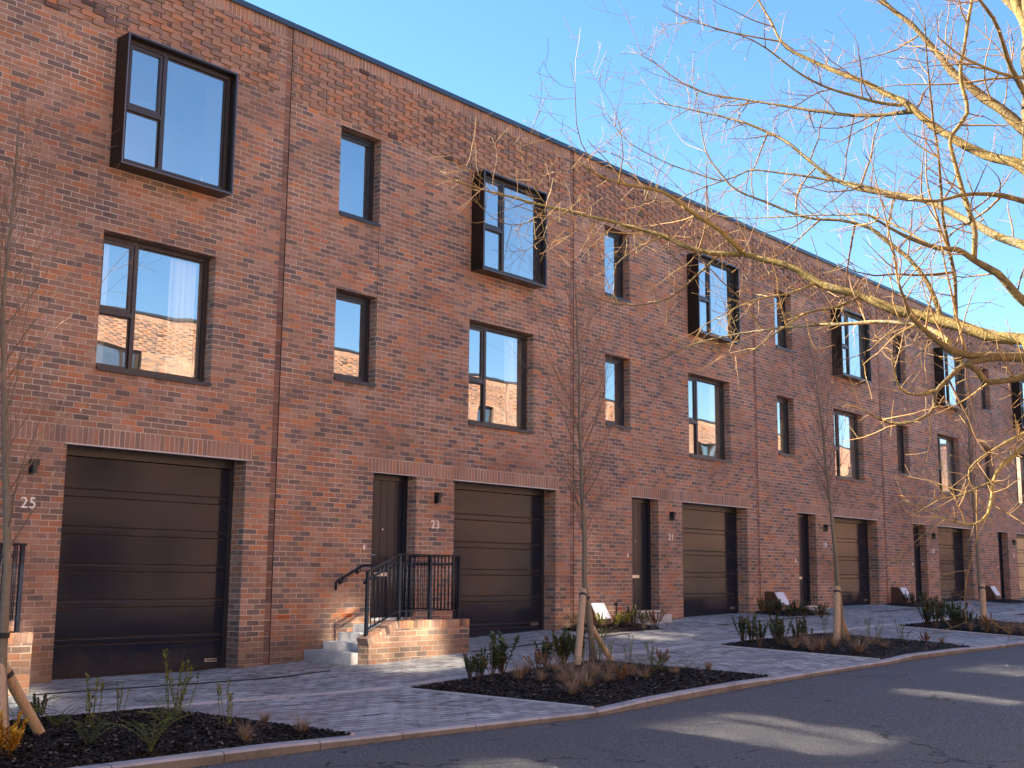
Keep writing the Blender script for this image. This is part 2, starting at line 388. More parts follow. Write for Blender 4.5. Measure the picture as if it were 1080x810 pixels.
LIMBS = [[[-4.531,-12.141,0.744,0.125],[-4.503,-12.122,1.28,0.109],[-4.466,-12.078,2.111,0.0918],[-4.442,-12.058,2.624,0.0828],[-4.418,-12.039,3.154,0.0743],[-4.391,-12.032,3.702,0.0661],[-4.357,-12.049,4.263,0.0582],[-4.319,-12.069,4.9,0.0498],[-4.274,-12.082,5.747,0.0394],[-4.219,-12.144,6.55,0.03]],
[[-4.447,-12.062,2.52,0.042],[-4.449,-11.982,2.518,0.04],[-4.442,-11.935,2.598,0.0385],[-4.454,-11.74,2.646,0.0355],[-4.467,-11.576,2.724,0.0332],[-4.487,-11.404,2.793,0.031],[-4.518,-11.196,2.877,0.0286],[-4.542,-11.059,2.943,0.027],[-4.59,-10.823,3.056,0.0245],[-4.63,-10.643,3.182,0.0225],[-4.687,-10.439,3.263,0.0205],[-4.747,-10.255,3.294,0.0188],[-4.812,-10.07,3.348,0.0171],[-4.866,-9.917,3.45,0.0156],[-4.959,-9.692,3.532,0.0136],[-5.053,-9.483,3.606,0.0118],[-5.182,-9.225,3.696,0.0096],[-5.367,-8.892,3.821,0.0068],[-5.49,-8.689,3.91,0.005]],
[[-4.7,-10.4,3.267,0.016],[-4.884,-10.339,3.399,0.0129],[-5.055,-10.266,3.467,0.011],[-5.272,-10.187,3.571,0.0088],[-5.556,-10.066,3.581,0.0064],[-5.744,-10.001,3.62,0.0048],[-5.829,-9.984,3.668,0.004]],
[[-4.449,-11.982,2.518,0.028],[-4.468,-11.99,2.484,0.0266],[-4.518,-11.953,2.486,0.0247],[-4.796,-11.752,2.479,0.0172],[-4.908,-11.681,2.511,0.0145],[-5.022,-11.629,2.585,0.0118],[-5.124,-11.589,2.659,0.0094],[-5.2,-11.589,2.745,0.0073],[-5.251,-11.588,2.8,0.006]],
[[-4.6,-11.892,2.484,0.018],[-4.612,-11.885,2.48,0.0176],[-4.836,-11.765,2.431,0.0137],[-4.975,-11.713,2.333,0.0117],[-5.07,-11.683,2.261,0.0104],[-5.143,-11.697,2.168,0.0093],[-5.232,-11.671,2.104,0.0081],[-5.42,-11.589,2.067,0.006],[-5.603,-11.528,2.122,0.004]],
[[-5.07,-11.683,2.261,0.009],[-5.083,-11.678,2.264,0.0086],[-5.188,-11.631,2.232,0.0069],[-5.291,-11.591,2.257,0.0055],[-5.386,-11.601,2.339,0.004],[-5.453,-11.623,2.403,0.003]],
[[-4.908,-11.681,2.511,0.0138],[-4.89,-11.691,2.538,0.0133],[-4.871,-11.586,2.625,0.0121],[-4.857,-11.358,2.699,0.0104],[-4.857,-11.026,2.732,0.0084],[-4.872,-10.757,2.747,0.0069],[-4.902,-10.464,2.74,0.0054],[-4.941,-10.194,2.71,0.0041],[-4.976,-9.978,2.636,0.003]],
[[-4.454,-12.068,2.365,0.02],[-4.523,-12.01,2.362,0.0181],[-4.578,-11.966,2.375,0.0169],[-4.739,-11.838,2.336,0.0141],[-4.809,-11.802,2.396,0.0128],[-4.859,-11.773,2.427,0.012]],
[[-4.466,-12.078,2.111,0.018],[-4.556,-12.018,2.082,0.0156],[-4.657,-11.97,2.002,0.0135],[-4.832,-11.892,1.861,0.0103],[-4.927,-11.89,1.745,0.0085],[-5.016,-11.892,1.638,0.0069],[-5.104,-11.851,1.584,0.0056],[-5.204,-11.796,1.591,0.0042],[-5.293,-11.753,1.615,0.003]],
[[-4.88,-11.891,1.805,0.007],[-4.986,-11.832,1.768,0.0053],[-5.094,-11.776,1.726,0.0041],[-5.198,-11.72,1.704,0.003]],
[[-4.556,-12.018,2.082,0.011],[-4.572,-12.02,2.105,0.0103],[-4.663,-11.951,2.052,0.0083],[-4.817,-11.84,1.957,0.0055],[-4.922,-11.777,1.87,0.0038],[-4.958,-11.791,1.805,0.003]],
[[-4.387,-12.034,3.757,0.032],[-4.39,-12.015,3.761,0.0311],[-4.394,-11.953,3.819,0.0289],[-4.403,-11.829,3.97,0.0249],[-4.419,-11.663,4.163,0.0206],[-4.43,-11.533,4.37,0.017],[-4.444,-11.411,4.556,0.0139],[-4.474,-11.239,4.761,0.0104],[-4.514,-11.026,5.063,0.006]],
[[-4.399,-12.034,3.536,0.03],[-4.397,-11.995,3.545,0.0288],[-4.39,-11.94,3.597,0.0274],[-4.382,-11.77,3.693,0.0244],[-4.377,-11.613,3.805,0.0219],[-4.371,-11.521,3.903,0.0203],[-4.365,-11.379,4.057,0.018],[-4.369,-11.188,4.225,0.0155],[-4.391,-10.924,4.412,0.0123],[-4.408,-10.783,4.508,0.0108],[-4.435,-10.586,4.663,0.0086],[-4.429,-10.468,4.895,0.0066],[-4.426,-10.388,5.053,0.0052],[-4.421,-10.318,5.211,0.004]],
[[-4.365,-11.379,4.057,0.014],[-4.348,-11.096,4.104,0.0113],[-4.349,-10.679,4.246,0.0086],[-4.369,-10.338,4.386,0.0066],[-4.404,-10.026,4.502,0.005],[-4.435,-9.803,4.633,0.0038],[-4.462,-9.561,4.863,0.0025],[-4.479,-9.462,4.934,0.002]],
[[-4.366,-11.303,4.124,0.01],[-4.377,-11.287,4.107,0.0097],[-4.435,-11.196,4.136,0.0087],[-4.566,-11.0,4.211,0.0071],[-4.696,-10.821,4.319,0.0057],[-4.838,-10.647,4.502,0.0042],[-4.935,-10.529,4.582,0.0034],[-5.121,-10.309,4.667,0.002]],
[[-4.435,-12.053,2.781,0.026],[-4.475,-11.994,2.756,0.0236],[-4.53,-11.927,2.824,0.0211],[-4.593,-11.864,2.936,0.0184],[-4.663,-11.777,3.01,0.0159],[-4.723,-11.705,3.072,0.014],[-4.79,-11.618,3.084,0.0122],[-4.866,-11.525,3.136,0.0102],[-4.945,-11.434,3.199,0.0081],[-5.03,-11.34,3.271,0.006]],
[[-4.663,-11.777,3.01,0.0151],[-4.651,-11.781,3.165,0.014],[-4.651,-11.744,3.353,0.013],[-4.656,-11.702,3.501,0.0123],[-4.656,-11.673,3.655,0.0116],[-4.649,-11.675,3.75,0.0112],[-4.61,-11.756,3.869,0.0105],[-4.607,-11.728,4.06,0.0098],[-4.585,-11.751,4.269,0.009],[-4.551,-11.796,4.552,0.008],[-4.526,-11.818,4.843,0.007]],
[[-4.467,-11.576,2.724,0.013],[-4.475,-11.591,2.753,0.0126],[-4.54,-11.619,2.932,0.011],[-4.589,-11.623,3.051,0.0102],[-4.667,-11.619,3.228,0.009],[-4.72,-11.63,3.359,0.0082],[-4.806,-11.658,3.579,0.0068],[-4.906,-11.672,3.815,0.0055],[-5.002,-11.695,4.046,0.0042],[-5.089,-11.725,4.259,0.003]],
[[-4.477,-11.49,2.758,0.014],[-4.465,-11.503,2.783,0.0136],[-4.453,-11.466,2.905,0.0126],[-4.45,-11.405,3.021,0.0117],[-4.452,-11.317,3.158,0.0108],[-4.465,-11.207,3.271,0.0099],[-4.481,-11.102,3.367,0.0092],[-4.515,-10.946,3.429,0.0083],[-4.562,-10.762,3.471,0.0073],[-4.632,-10.509,3.606,0.006],[-4.684,-10.342,3.707,0.0052],[-4.706,-10.262,3.798,0.0047],[-4.728,-10.155,3.984,0.0039],[-4.705,-10.085,4.326,0.0026],[-4.699,-10.041,4.501,0.002]],
[[-4.421,-12.041,3.1,0.024],[-4.414,-11.994,3.099,0.0231],[-4.404,-11.953,3.135,0.0223],[-4.385,-11.813,3.203,0.0205],[-4.359,-11.636,3.335,0.0185],[-4.343,-11.51,3.437,0.0171],[-4.331,-11.261,3.564,0.0149],[-4.335,-10.993,3.66,0.0128],[-4.339,-10.812,3.776,0.0113],[-4.339,-10.536,4.05,0.009],[-4.35,-10.39,4.165,0.0079],[-4.378,-10.179,4.293,0.0065],[-4.44,-9.855,4.435,0.0044],[-4.498,-9.613,4.526,0.003]],
[[-4.41,-12.037,3.317,0.016],[-4.441,-12.011,3.336,0.015],[-4.47,-11.987,3.349,0.0143],[-4.685,-11.794,3.388,0.0105],[-4.854,-11.649,3.327,0.008],[-5.086,-11.463,3.334,0.005]],
[[-4.377,-12.039,3.924,0.016],[-4.409,-12.021,3.93,0.0153],[-4.588,-12.001,4.069,0.0124],[-4.713,-11.998,4.168,0.0106],[-4.842,-11.997,4.267,0.009],[-4.96,-11.973,4.337,0.0077],[-5.109,-11.967,4.438,0.006]],
[[-4.367,-12.044,4.093,0.012],[-4.403,-12.022,4.075,0.0112],[-4.573,-11.924,4.073,0.0087],[-4.77,-11.827,4.11,0.0063],[-4.972,-11.752,4.186,0.004]],
[[-4.763,-11.653,3.079,0.007],[-4.753,-11.649,3.055,0.0068],[-4.727,-11.273,3.334,0.0051],[-4.745,-10.937,3.412,0.004],[-4.81,-10.429,3.477,0.0027],[-4.86,-10.16,3.565,0.002]],
[[-4.331,-11.261,3.564,0.009],[-4.336,-11.012,3.68,0.0076],[-4.348,-10.816,3.755,0.0069],[-4.378,-10.53,3.852,0.0059],[-4.416,-10.282,3.915,0.0051],[-4.445,-10.109,3.88,0.0046],[-4.502,-9.835,4.003,0.0038],[-4.543,-9.66,4.104,0.0033],[-4.595,-9.441,4.274,0.0026],[-4.614,-9.272,4.53,0.002]],
[[-4.445,-10.109,3.88,0.0044],[-4.497,-9.939,3.838,0.0037],[-4.568,-9.725,3.766,0.0031],[-4.614,-9.576,3.917,0.0027],[-4.629,-9.487,4.085,0.0023],[-4.684,-9.346,4.183,0.002]],
[[-4.345,-12.055,4.452,0.03],[-4.339,-12.038,4.443,0.029],[-4.264,-11.838,4.709,0.0227],[-4.157,-11.541,5.158,0.0154],[-4.101,-11.232,5.487,0.01]],
[[-4.866,-9.917,3.45,0.006],[-5.002,-9.808,3.353,0.004],[-5.115,-9.728,3.233,0.0027],[-5.144,-9.733,3.129,0.002]],
[[-4.747,-10.255,3.294,0.007],[-4.867,-10.156,3.153,0.0056],[-5.011,-10.041,2.994,0.0043],[-5.178,-9.898,2.944,0.0033],[-5.307,-9.793,2.959,0.0025],[-5.401,-9.721,2.999,0.002]],
[[-5.182,-9.225,3.696,0.004],[-5.284,-9.175,3.586,0.0033],[-5.396,-9.109,3.547,0.0028],[-5.509,-9.046,3.576,0.0024],[-5.603,-9.007,3.655,0.002]],
[[-5.116,-9.354,3.651,0.005],[-5.119,-9.356,3.66,0.0049],[-5.256,-9.286,3.54,0.0034],[-5.297,-9.288,3.442,0.0028],[-5.404,-9.236,3.353,0.002]],
[[-5.182,-9.225,3.696,0.004],[-5.251,-9.185,3.802,0.0031],[-5.3,-9.169,3.921,0.0025],[-5.349,-9.145,4.01,0.002]],
[[-4.542,-11.059,2.943,0.009],[-4.698,-10.971,2.86,0.0072],[-4.864,-10.875,2.817,0.0058],[-5.051,-10.791,2.687,0.0043],[-5.242,-10.715,2.548,0.0029],[-5.384,-10.648,2.519,0.002]],
[[-4.594,-10.805,3.068,0.007],[-4.599,-10.809,3.056,0.0068],[-4.765,-10.708,2.971,0.0053],[-4.928,-10.609,2.927,0.0042],[-5.128,-10.504,2.822,0.0029],[-5.278,-10.436,2.723,0.002]],
[[-4.461,-12.074,2.212,0.035],[-4.451,-11.994,2.22,0.0321],[-4.241,-12.208,2.482,0.0235],[-4.0,-12.493,2.744,0.0153],[-3.768,-12.821,2.895,0.008]],
[[-4.43,-12.049,2.887,0.035],[-4.466,-11.999,2.888,0.033],[-4.543,-12.382,3.216,0.0227],[-4.635,-12.771,3.457,0.0146],[-4.73,-13.151,3.479,0.008]],
[[-4.381,-12.037,3.868,0.03],[-4.391,-12.007,3.873,0.029],[-4.335,-12.297,4.253,0.021],[-4.293,-12.603,4.721,0.0137],[-4.263,-12.896,5.063,0.008]],
[[-4.353,-12.051,4.326,0.03],[-4.355,-12.031,4.325,0.0294],[-4.3,-11.818,5.118,0.0196],[-4.286,-11.511,5.929,0.0123],[-4.291,-11.294,6.48,0.008]]]
PLANTS = [["A","fern",-5.94,-4.29,0.45],["A","fern",-5.77,-4.55,0.42],["A","fern",-6.14,-5.69,0.4],["A","fern",-5.91,-6.2,0.5],["A","fern",-4.95,-4.86,0.4],["A","flame",-6.81,-5.77,0.3],["A","shoot",-4.73,-3.81,0.35],["A","shoot",-4.64,-4.51,0.6],["A","shoot",-4.53,-4.53,0.45],["A","shoot",-4.77,-5.49,0.48],["A","shoot",-5.62,-4.87,0.5],["A","shrub",-5.75,-4.22,0.25],["A","tuft",-5.05,-6.11,0.22],["A","tuft",-4.16,-5.3,0.2],["A","tuft",-4.42,-6.03,0.25],["B","bronze",3.54,-4.72,0.22],["B","bronze",1.42,-3.74,0.25],["B","bronze",0.99,-5.4,0.22],["B","fern",2.04,-5.16,0.45],["B","fern",2.06,-4.53,0.25],["B","fern",2.21,-5.2,0.25],["B","fern",2.67,-5.42,0.18],["B","fern",1.68,-4.07,0.3],["B","fern",2.67,-5.26,0.25],["B","fern",2.47,-3.66,0.35],["B","fern",2.25,-4.76,0.3],["B","shoot",3.28,-3.71,0.5],["B","shoot",3.56,-3.85,0.3],["B","shoot",2.61,-3.09,0.35],["B","shoot",2.95,-3.13,0.3],["B","shoot",3.08,-3.66,0.3],["B","shoot",3.12,-4.6,0.35],["B","shoot",2.41,-2.83,0.4],["B","shoot",3.54,-4.55,0.3],["B","shoot",3.52,-4.17,0.4],["B","shrub",0.26,-2.86,0.3],["B","shrub",0.88,-3.02,0.5],["B","shrub",0.53,-3.74,0.42],["B","shrub",2.17,-2.52,0.42],["B","shrub",2.1,-3.01,0.45],["B","shrub",2.46,-3.08,0.42],["B","shrub",0.48,-3.16,0.32],["B","shrub",1.76,-3.11,0.36],["B","shrub",0.22,-3.8,0.3],["B","tuft",0.44,-4.26,0.32],["B","tuft",1.17,-4.24,0.4],["B","tuft",-0.23,-5.6,0.35],["B","tuft",0.61,-5.08,0.35],["B","tuft",1.25,-4.82,0.35],["B","tuft",0.81,-5.33,0.28],["B","tuft",1.43,-5.2,0.38],["B","tuft",2.99,-5.45,0.2],["B","tuft",0.47,-4.9,0.25],["B","tuft",0.88,-4.67,0.38],["B","tuft",0.24,-5.46,0.36],["B","tuft",1.7,-4.75,0.34],["B","tuft",1.03,-3.9,0.32],["B","tuft",0.39,-4.65,0.3],["B","tuft",1.32,-5.51,0.3],["B","tuft",2.04,-5.47,0.25],["C","bronze",9.67,-5.63,0.2],["C","fern",7.69,-5.23,0.35],["C","fern",8.72,-5.67,0.42],["C","fern",8.25,-5.58,0.25],["C","fern",8.7,-5.07,0.25],["C","shoot",10.16,-3.39,0.4],["C","shoot",9.83,-4.51,0.4],["C","shoot",9.82,-4.71,0.35],["C","shoot",10.83,-5.06,0.35],["C","shrub",6.98,-3.31,0.4],["C","shrub",6.75,-3.91,0.45],["C","shrub",6.46,-4.21,0.4],["C","shrub",7.33,-4.01,0.42],["C","shrub",6.82,-4.39,0.4],["C","shrub",7.34,-4.42,0.42],["C","shrub",7.15,-4.7,0.4],["C","tuft",6.99,-4.75,0.35],["C","tuft",7.99,-5.42,0.35],["C","tuft",8.3,-4.83,0.35],["C","tuft",6.6,-4.75,0.35],["C","tuft",6.65,-5.18,0.4],["C","tuft",6.71,-5.78,0.45],["C","tuft",7.64,-5.77,0.25],["C","tuft",7.07,-5.21,0.35],["C","tuft",6.41,-5.12,0.3],["C","tuft",10.0,-5.81,0.22],["D","bronze",13.63,-5.37,0.35],["D","fern",13.5,-5.5,0.4],["D","shrub",14.85,-3.12,0.6],["D","shrub",13.97,-3.93,0.5],["D","shrub",13.39,-4.32,0.55],["D","shrub",14.64,-4.03,0.5],["D","shrub",14.32,-4.35,0.5],["D","shrub",13.69,-4.73,0.5],["D","shrub",13.65,-4.93,0.4],["D","shrub",19.04,-4.02,0.6],["D","tuft",12.75,-5.02,0.35],["D","tuft",12.9,-5.33,0.4],["D","tuft",12.85,-5.51,0.4],["D","tuft",13.29,-5.79,0.5],["D","tuft",13.1,-6.09,0.5],["P","bronze",8.29,-1.01,0.3],["P","bronze",6.93,-0.21,0.3],["P","fern",8.65,-1.01,0.22],["P","lime",6.93,-0.47,0.4],["P","lime",7.07,-0.63,0.3],["P","lime",7.3,-0.8,0.28],["P","lime",7.59,-0.77,0.34],["P","shrub",7.74,-0.88,0.4],["P","shrub",7.92,-1.01,0.35],["Q","fern",14.93,-1.26,0.3],["Q","shrub",13.31,-0.48,0.32],["Q","shrub",12.99,-0.84,0.32],["Q","shrub",13.42,-0.82,0.36],["Q","shrub",13.16,-1.21,0.3],["Q","shrub",13.59,-1.19,0.32],["Q","shrub",13.51,-1.41,0.32],["Q","shrub",13.64,-1.75,0.3],["Q","tuft",14.34,-1.27,0.3],["R","shrub",21.88,-0.0,0.36],["R","shrub",21.05,-0.54,0.32],["R","shrub",21.38,-0.62,0.32],["R","shrub",21.19,-0.93,0.4],["R","tuft",22.24,-0.83,0.3],["R","tuft",22.7,-0.94,0.3]]
# ------------------------------------------------------------------ house
DEP = .36
OPEN = dict(door=(1.907, 2.864, .62, 2.925), garage=(3.768, 6.523, -.35, 2.925),
            low_small=(1.023, 1.895, 4.31, 5.727), up_small=(1.023, 1.895, 6.938, 8.386),
            low_big=(4.089, 5.851, 3.929, 5.75), bay=(4.15, 5.81, 6.66, 8.37))
ROOF = 9.675
def house_wall(parent):
    mb = MB()
    ops = list(OPEN.values())
    xs = sorted({0, .0, -.001 + .001, W, -0.0} | {v for o in ops for v in o[:2]} | {1.80, 6.63, W - .115, W - .017})
    zs = sorted({-.35, 2.925, 3.15, 9.45, ROOF} | {v for o in ops for v in o[2:]})
    def inside(x, z): return any(o[0] < x < o[1] and o[2] < z < o[3] for o in ops)
    for x0, x1 in zip(xs, xs[1:]):
        for z0, z1 in zip(zs, zs[1:]):
            xm, zm = (x0 + x1) / 2, (z0 + z1) / 2
            if inside(xm, zm) or x1 - x0 < 1e-4: continue
            P = [(x0, 0, z0), (x1, 0, z0), (x1, 0, z1), (x0, 0, z1)]
            if xm > W - .017: continue                      # open slot of the movement joint
            if xm > W - .115: mb.face(P, [(p[2], .037) for p in P], 4)
            elif 2.925 < zm < 3.15 and 1.80 < xm < 6.63: mb.face(P, [(p[2] - 2.925 + .003, p[0]) for p in P], 1)
            elif zm > 9.45: mb.face(P, [(p[2], p[0]) for p in P], 1)
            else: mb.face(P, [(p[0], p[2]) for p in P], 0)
    for (l, r, b, t) in ops:                                 # brick reveals
        d = DEP
        for P, ax in (([(l, d, b), (l, 0, b), (l, 0, t), (l, d, t)], 'x'), ([(r, 0, b), (r, d, b), (r, d, t), (r, 0, t)], 'x'),
                      ([(l, 0, t), (r, 0, t), (r, d, t), (l, d, t)], 'z'), ([(l, d, b), (r, d, b), (r, 0, b), (l, 0, b)], 'z')):
            P = P[::-1] if ax == 'x' else P
            mb.face(P, [((p[1] + p[0] + .1), p[2]) if ax == 'x' else (p[0], p[1]) for p in P], 0)
    # slot of the joint, top, party walls and rear
    s = W - .017
    mb.face([(s, 0, -.35), (s, .02, -.35), (s, .02, ROOF), (s, 0, ROOF)], None, 2)
    mb.face([(s, .02, -.35), (W, .02, -.35), (W, .02, ROOF), (s, .02, ROOF)], None, 2)
    mb.face([(W, .02, -.35), (W, 0, -.35), (W, 0, ROOF), (W, .02, ROOF)], None, 2)
    mb.box(0, W, 9.0, 9.3, -.35, ROOF, skip='lr')
    mb.box(0, .03, .02, 9.0, -.35, ROOF - .25, skip='')
    # decorative projecting bricks under the soldier course
    rng = random.Random(5)
    row = 0; z = 8.475
    while z < 9.44:
        x = .01 + (row % 2) * .169
        while x + .215 < W - .13:
            hit = any(o[0] - .12 < x + .215 and x < o[1] + .12 and z < o[3] + .09 for k, o in OPEN.items() if k == 'bay')
            if not hit:
                q = .022 + rng.random() * .006
                mb.box(x + .006, x + .207, -q, 0.001, z + .005, z + .070, 3, uvc=(rng.random() * 60, rng.random() * 60), skip='b')
            x += .3375
        z += .075; row += 1
    return mb.build('wall', [M['brick'], M['soldier'], M['seal'], M['brick_one'], M['brick_joint']], parent)

def ring(mb, l, r, b, t, w, y0, y1, m=0):
    mb.box(l, l + w, y0, y1, b, t, m); mb.box(r - w, r, y0, y1, b, t, m)
    mb.box(l + w, r - w, y0, y1, b, b + w, m, skip='lr'); mb.box(l + w, r - w, y0, y1, t - w, t, m, skip='lr')

def window(parent, o, y, name='window', mullion=None, transom=None, sill=True, mat='frame', gap=.012, room=True, ywall=DEP):
    l, r, b, t = o
    l, r, b, t = l + gap, r - gap, b + gap, t - gap
    fw, fd = .058, .075
    mb = MB(); ring(mb, l, r, b, t, fw, y, y + fd)
    cells = []
    if mullion:
        mx = l + (r - l) * mullion
        mb.box(mx - .03, mx + .03, y, y + fd, b + fw, t - fw, skip='td')
        cells.append((mx + .03, r - fw, b + fw, t - fw, False))
        if transom:
            tz = b + (t - b) * transom
            mb.box(l + fw, mx - .03, y, y + fd, tz - .03, tz + .03, skip='lr')
            cells.append((l + fw, mx - .03, tz + .03, t - fw, True)); cells.append((l + fw, mx - .03, b + fw, tz - .03, False))
        else: cells.append((l + fw, mx - .03, b + fw, t - fw, True))
    else: cells.append((l + fw, r - fw, b + fw, t - fw, True))
    fr = mb.build(name, M[mat], parent)
    for (a, c, d, e, opens) in cells:
        sw = .042 if opens else .018
        s = MB(); ring(s, a + .003, c - .003, d + .003, e - .003, sw, y + (.014 if opens else .03), y + .065)
        sash = s.build('sash', M[mat], fr)
        p = MB(); yy = y + .042
        p.face([(a + sw, yy, d + sw), (c - sw, yy, d + sw), (c - sw, yy, e - sw), (a + sw, yy, e - sw)])
        p.build('pane', M['glass'], fr)
        if opens:
            h = MB(); hx = c - .030; hz = (d + e) / 2 - .1
            h.box(hx - .01, hx + .012, y + .066, y + .085, hz, hz + .13); h.box(hx - .01, hx + .012, y + .085, y + .105, hz + .1, hz + .125)
            h.build('window_handle', M['white'], fr)
    if sill:
        s = MB(); s.box(l - gap + .002, r + gap - .002, -.035, y + .03, b - gap - .012, b - gap + .006)
        s.box(l - gap + .002, r + gap - .002, -.035, -.031, b - gap - .04, b - gap - .012)
        s.build('sill', M['frame'], fr)
    ln = MB()
    for P in (((l, y + fd, b), (l, 0, 0)),): pass
    a, c, d, e = l + .02, r - .02, b + .02, t - .02; y0, y1 = y + fd, ywall + .03
    ln.face([(a, y0, d), (a, y1, d), (a, y1, e), (a, y0, e)]); ln.face([(c, y1, d), (c, y0, d), (c, y0, e), (c, y1, e)])
    ln.face([(a, y0, e), (a, y1, e), (c, y1, e), (c, y0, e)]); ln.face([(a, y1, d), (a, y0, d), (c, y0, d), (c, y1, d)])
    ln.build('lining', M['plaster'], fr)
    if room:
        rm = MB(); L_, R_, B_, T_, Y0, Y1 = l - .55, r + .55, b - .55, t + .13, ywall + .02, ywall + 1.5
        rm.face([(L_, Y1, B_), (R_, Y1, B_), (R_, Y1, T_), (L_, Y1, T_)]); rm.face([(L_, Y0, B_), (L_, Y1, B_), (L_, Y1, T_), (L_, Y0, T_)])
        rm.face([(R_, Y1, B_), (R_, Y0, B_), (R_, Y0, T_), (R_, Y1, T_)]); rm.face([(L_, Y0, T_), (L_, Y1, T_), (R_, Y1, T_), (R_, Y0, T_)])
        rm.face([(L_, Y1, B_), (L_, Y0, B_), (R_, Y0, B_), (R_, Y1, B_)], None, 1)
        for (x0, x1, z0, z1) in ((L_, a, B_, T_), (c, R_, B_, T_), (a, c, B_, d), (a, c, e, T_)):
            rm.face([(x1, Y0, z0), (x0, Y0, z0), (x0, Y0, z1), (x1, Y0, z1)])
        rm.build('room', [M['plaster'], M['ceiling']], fr)
    return fr

def garage_door(parent):
    l, r, b, t = OPEN['garage']; y = .30
    fr = MB(); fr.box(l, l + .05, y - .02, y + .06, -.3, t - .002); fr.box(r - .07, r, y - .02, y + .06, -.3, t - .002)
    fr.box(l + .05, r - .07, y - .02, y + .06, 2.80, t - .002, skip='lr')
    fo = fr.build('garage_door', M['frame'], parent)
    p = MB(); z = 2.795
    prof = []
    lines = [2.38, 2.28, 1.90, 1.80, 1.43, 1.33, .97, .87, .50, .41, .02]
    edges = [2.795] + lines + [-.3]
    a, c = l + .05, r - .07
    for i, (z1, z0) in enumerate(zip(edges, edges[1:])):
        yy = y + (.0 if i % 2 == 0 else .005)
        g = .009
        p.box(a, c, yy, yy + .03, z0 + g, z1 - g, skip='lrb')
        p.face([(a, yy + .028, z0 - g), (c, yy + .028, z0 - g), (c, yy + .028, z0 + g), (a, yy + .028, z0 + g)], None, 1)  # dark groove back, the shade in the groove put into its colour
        p.face([(a, yy - .001, z0 - g - .016), (c, yy - .001, z0 - g - .016), (c, yy + .020, z0 - g + .004), (a, yy + .020, z0 - g + .004)], None, 2)
    p.build('panel', [M['garage'], M['seal'], M['garage_lip_lit']], fo)
    s = MB(); s.box(l - .03, r + .03, -.014, .10, t - .018, t - .001)
    s.build('lintel', M['lintel'], parent)
    return fo

def front_door(parent):
    l, r, b, t = OPEN['door']; y = .22
    fr = MB(); fr.box(l, l + .06, y - .02, y + .07, b, t - .002); fr.box(r - .10, r, y - .02, y + .07, b, t - .002)
    fr.box(l + .06, r - .10, y - .02, y + .07, t - .10, t - .002, skip='lr')
    d = fr.build('front_door', M['door'], parent)
    p = MB(); a, c = l + .06, r - .10; n = 5
    for i in range(n):
        x0 = a + (c - a) * i / n; x1 = a + (c - a) * (i + 1) / n
        p.box(x0 + .004, x1 - .004, y + .005, y + .05, b + .03, t - .105)
    p.box(a, c, y + .013, y + .05, b + .03, t - .105, skip='b')
    lf = p.build('door_leaf', M['door'], d)
    q = MB(); q.box(l + .27, l + .55, y - .008, y + .006, 1.30, 1.36); q.build('letterbox', M['steel'], d)
    q = MB(); q.tube([(l + .43, y + .006, 2.04), (l + .43, y - .008, 2.04)], .014, 10); q.build('door_viewer', M['steel'], d)
    q = MB(); q.box(l + .085, l + .125, y - .006, y + .006, 1.52, 1.72); q.tube([(l + .105, y, 1.63), (l + .105, y - .055, 1.63), (l + .11, y - .06, 1.63), (l + .225, y - .06, 1.63)], .010, 8)
    q.build('door_handle', M['steel'], d)
    q = MB(); q.box(l + .002, r - .002, -.03, y - .02, b, b + .035); q.build('threshold', M['lintel'], d)
    s = MB(); s.box(l - .02, r + .02, -.010, .08, t - .012, t - .001); s.build('lintel', M['lintel'], parent)

def wall_lamp(parent):
    x = 3.33; mb = MB()
    mb.box(x - .045, x + .045, -.02, 0.0, 2.50, 2.68); mb.box(x - .04, x + .04, -.11, -.02, 2.60, 2.675)
    mb.tube([(x, -.065, 2.60), (x, -.065, 2.50)], .035, 14)
    o = mb.build('wall_lamp', M['black'], parent)
    g = MB(); g.tube([(x, -.065, 2.499), (x, -.065, 2.493)], .028, 14); g.build('lamp_glass', M['lamp_glass'], o)

def air_brick(parent, x, z):
    mb = MB(); mb.box(x, x + .215, -.004, .01, z, z + .065)
    for i in range(7):
        for j in range(2): mb.box(x + .02 + i * .027, x + .035 + i * .027, -.0065, -.004, z + .012 + j * .024, z + .026 + j * .024, 1)
    mb.build('air_brick', [M['terracotta'], M['seal']], parent)

def number_part(txt, parent):
    cu = bpy.data.curves.new('house_number', 'FONT'); cu.body = txt; cu.size = .19; cu.extrude = .006; cu.align_x = 'CENTER'; cu.space_character = 1.12
    cu.offset = .0012
    o = bpy.data.objects.new('tmp', cu); C.objects.link(o)
    dg = bpy.context.evaluated_depsgraph_get(); dg.update()
    me = bpy.data.meshes.new_from_object(o.evaluated_get(dg)); bpy.data.objects.remove(o)
    me.materials.clear(); me.materials.append(M['white'])
    n = bpy.data.objects.new('house_number', me); C.objects.link(n); n.parent = parent
    n.location = (3.31, -.012, 2.085); n.rotation_euler = (PI / 2, 0, 0)

